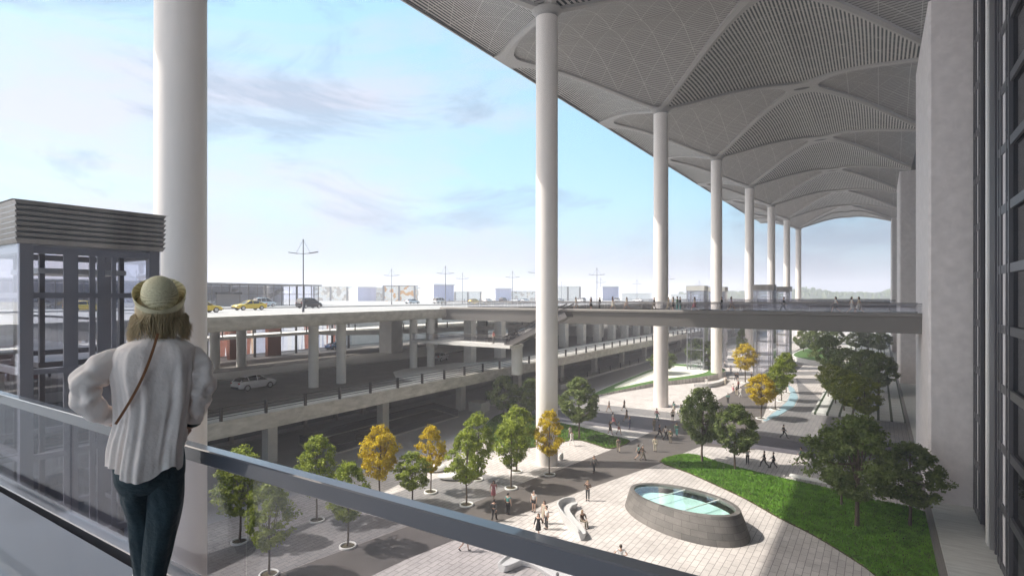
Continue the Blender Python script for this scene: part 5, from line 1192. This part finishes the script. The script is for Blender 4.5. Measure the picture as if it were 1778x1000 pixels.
# collar and yoke seam, cuffs
mb = MB()
for k, (y, g) in enumerate(((575, .052), (570, .050))): pass
col_ = [[(lx(277)+(.058+.004*k)*cos(a), .005+(.054+.004*k)*sin(a), lz(571+k*7)+.004*sin(3*a)) for a in [2*pi*j/40 for j in range(40)]] for k in range(3)]
MB().loft(col_, caps=False).build('collar', M_blo, wm, local=True)
for P, r in ((SL, .043), (SR, .049)):
    a, b_ = Vector(P[-2]), Vector(P[-1]); d = (b_-a).normalized(); MB().tube([b_-d*.03, b_-d*.01, b_+d*.012], [r, r*1.06, r], 24, caps=False, sq=.85).build('cuff', M_blo, wm, local=True)
a, b_ = Vector(SR[-2]), Vector(SR[-1]); d = (b_-a).normalized(); MB().tube([b_-d*.02, b_+d*.03, b_+d*.04], [.040, .043, .036], 20, sq=.85).build('dark_cuff_lining', M_tro, wm, local=True)
# crossbody strap following the back
pts = []
for i in range(25):
    t = i/24; px = 274+(205-274)*t+8*sin(pi*t); py = 577+(722-577)*t
    f = min(1, t*1.15); pts.append(Vector((lx(px), -.075-.088*sin(pi*min(1, .12+t*.75))**.7, lz(py))))
rings = []
for i, p in enumerate(pts):
    d = (pts[min(24, i+1)]-pts[max(0, i-1)]).normalized(); s = d.cross(Vector((0, 1, 0))).normalized(); rings.append([tuple(p+s*.0065), tuple(p+s*.0065+Vector((0, -.004, 0))), tuple(p-s*.0065+Vector((0, -.004, 0))), tuple(p-s*.0065)])
MB().loft(rings, smooth=False).build('bag_strap', mat('tan_leather_strap', (.30, .13, .055), .45), wm, local=True)
# trousers
def leg(T, y0, seed):
    rings = []
    for i in range(71):
        t = i/70; py, cx, hw, yd, ry = cat(T, t); ring = []
        for j in range(48):
            a = 2*pi*j/48; k = 1+.035*sin(4*a+7*t+seed)+.030*sin(22*t+1.8*sin(a+seed)+seed)*(.4+1.2*max(0, t-.55))+.02*sin(9*a-11*t)
            ring.append((lx(cx)+hw*KX*cos(a)*k, yd+ry*sin(a)*k, max(.06, lz(py))))
        rings.append(ring)
    return rings
TL = [(800, 236, 40, .01, .12), (845, 238, 31, .03, .11), (870, 238, 28, .05, .095), (900, 243, 24, .06, .08), (940, 246, 22, .05, .07), (990, 250, 19, .05, .058), (1035, 251, 17, .05, .05)]
TR = [(800, 284, 39, .0, .12), (845, 287, 35, .0, .115), (870, 288, 34, -.01, .10), (900, 284, 31, -.01, .09), (940, 277, 28, -.02, .08), (990, 268, 22, -.03, .065), (1035, 265, 19, -.03, .055)]
mb = MB(); mb.loft(leg(TL, 0, 1)); mb.loft(leg(TR, 0, 3))
pr_ = []
for i in range(15):
    t = i/14; py = 765+85*t; hw = [57, 60, 62.5, 62][min(3, int(t*3.99))]; hw = 57+6*sin(pi*min(1, t*.9)); ry = .115+.02*sin(pi*t)
    pr_.append([(lx(261)+hw*KX*cos(a)*(1 if t < .75 else 1-(t-.75)*.5), -.0+ry*sin(a)*(1 if t < .8 else 1-(t-.8)*1.5), lz(py)) for a in [2*pi*j/48 for j in range(48)]])
mb.loft(pr_); mb.build('trousers', M_tro, wm, local=True)
for k in 'lr':
    a, t = Vector(J['an'+k][:3]), Vector(J['to'+k][:3]); so_ = MB().tube([a+Vector((0, -.055, -.03)), a+Vector((0, -.01, -.015)), a+Vector((0, .06, -.025)), t+Vector((0, .02, .01)), t+Vector((0, .06, .0))], [.038, .048, .046, .044, .02], 16, sq=.9).build('shoe', M_wht, wm, local=True)
    MB().box(a.x-.045, a.x+.045, a.y-.08, t.y+.07, 0.0, .02).build('sole', M_conl, so_, local=True)
# hair: shell with many separate locks
M_hair = mat('dark_blond_hair', (.52, .40, .23), .42, var=.35, vscale=60, streak=(1, 1, .08))
mb = MB(); hc = Vector((lx(278), .012, lz(532))); rh = random.Random(3)
rings = []
for i in range(16):
    t = i/15; z = .055-.165*t; r = .083+.030*sin(pi*min(1, t*.8+.15))
    rings.append([(hc.x+r*1.04*cos(a), hc.y+r*1.0*sin(a)*(1 if sin(a) < .3 else .75), hc.z+z+.012*sin(5*a)*t) for a in [2*pi*j/48 for j in range(48)]])
mb.loft(rings, caps=False)
for i in range(1100):
    a = rh.uniform(-pi*1.08, .08*pi) if i % 6 else rh.uniform(0, 2*pi); r = .105+rh.uniform(-.012, .014); L = rh.uniform(.055, .15); z0 = rh.uniform(-.065, -.035); w1 = rh.uniform(-.018, .018); ph = rh.uniform(0, 6)
    pts = [(hc.x+(r+.014*sin(ph*.3+4*a+k*1.3)-(.008 if k == 0 else 0)+(.006*k if abs(cos(a)) > .6 else -.004*k))*cos(a+w1*k*2.5), hc.y+(r*.98+.008*cos(ph+k*1.5)-.003*k)*sin(a+w1*k*2.5), hc.z+z0-L*k/5) for k in range(6)]
    rr = rh.uniform(.0009, .0022); mb.tube(pts, [rr*.7, rr, rr*1.15, rr, rr*.8, rr*.15], 4)
mb.build('hair', M_hair, wm, local=True)
# straw hat: domed crown and turned-up brim, tipped back
def straw():
    m = mat('straw_weave', (.60, .50, .27), .65); n = m.node_tree.nodes; l = m.node_tree.links; b = n['Principled BSDF']
    tc = n.new('ShaderNodeTexCoord'); w_ = n.new('ShaderNodeTexWave'); w_.wave_type = 'RINGS'; w_.rings_direction = 'Z'; w_.inputs['Scale'].default_value = 62; w_.inputs['Distortion'].default_value = .8; w_.inputs['Detail Scale'].default_value = 30; l.new(tc.outputs['Object'], w_.inputs[0])
    w2 = n.new('ShaderNodeTexNoise'); w2.inputs['Scale'].default_value = 160; l.new(tc.outputs['Object'], w2.inputs['Vector'])
    a = n.new('ShaderNodeMath'); a.operation = 'MULTIPLY_ADD'; a.inputs[1].default_value = .5; l.new(w_.outputs['Fac'], a.inputs[0]); l.new(w2.outputs['Fac'], a.inputs[2])
    r = n.new('ShaderNodeValToRGB'); e = r.color_ramp.elements; e[0].position = .38; e[0].color = (.50, .41, .20, 1); e[1].position = .72; e[1].color = (.88, .80, .54, 1); l.new(a.outputs[0], r.inputs[0]); l.new(r.outputs[0], b.inputs['Base Color'])
    u = n.new('ShaderNodeBump'); u.inputs['Strength'].default_value = .8; u.inputs['Distance'].default_value = .003; l.new(a.outputs[0], u.inputs['Height']); l.new(u.outputs[0], b.inputs['Normal']); return m
M_straw = straw()
prof_o = [(0.001, .128), (.03, .125), (.06, .112), (.082, .088), (.094, .055), (.098, .02), (.099, .0), (.106, -.012), (.118, -.016), (.128, -.008), (.135, .010), (.139, .030), (.1415, .048)]
prof_i = [(.1385, .048), (.135, .030), (.130, .012), (.122, -.003), (.114, -.010), (.104, -.006), (.096, .0), (.092, .02), (.085, .06), (.05, .105), (.001, .12)]
def fine(P, n=4): return [tuple(cat(P, i/(len(P)*n))) for i in range(len(P)*n+1)]
BR_ = lambda r, a: r if r < .1 else .1+(r-.1)*(1-.12*abs(cos(a)))*(1-.72*max(0, -sin(a))**1.5)
rings = [[(BR_(r, a)*cos(a)*.92, BR_(r, a)*sin(a)*1.06, z*1.2+(.010*cos(2*a) if r > .11 else 0)) for a in [2*pi*j/72 for j in range(72)]] for r, z in fine(prof_o)+fine(prof_i)]
ht_ = MB().loft(rings, caps=False).build('straw_hat', M_straw, wm, local=True)
ht_.location = (lx(278.5), .0, lz(524)); ht_.rotation_euler = (radians(42), radians(-5), 0)
band = [[(r*cos(a)*.955, r*sin(a)*1.06, z) for a in [2*pi*j/72 for j in range(72)]] for r, z in ((.0995, .004), (.1005, .012), (.0993, .02))]
# ================================================================ air
hz = MB().box(-1500, 1300, -420, 1900, -1.4, 60).build('haze', None); hz['kind'] = 'stuff'
m = bpy.data.materials.new('haze_volume'); m.use_nodes = True; n = m.node_tree.nodes; n.clear(); o = n.new('ShaderNodeOutputMaterial'); v = n.new('ShaderNodeVolumePrincipled')
v.inputs['Color'].default_value = (.76, .76, .84, 1); v.inputs['Density'].default_value = .0013; v.inputs['Anisotropy'].default_value = 0
m.node_tree.links.new(v.outputs[0], o.inputs['Volume']); hz.data.materials.append(m)
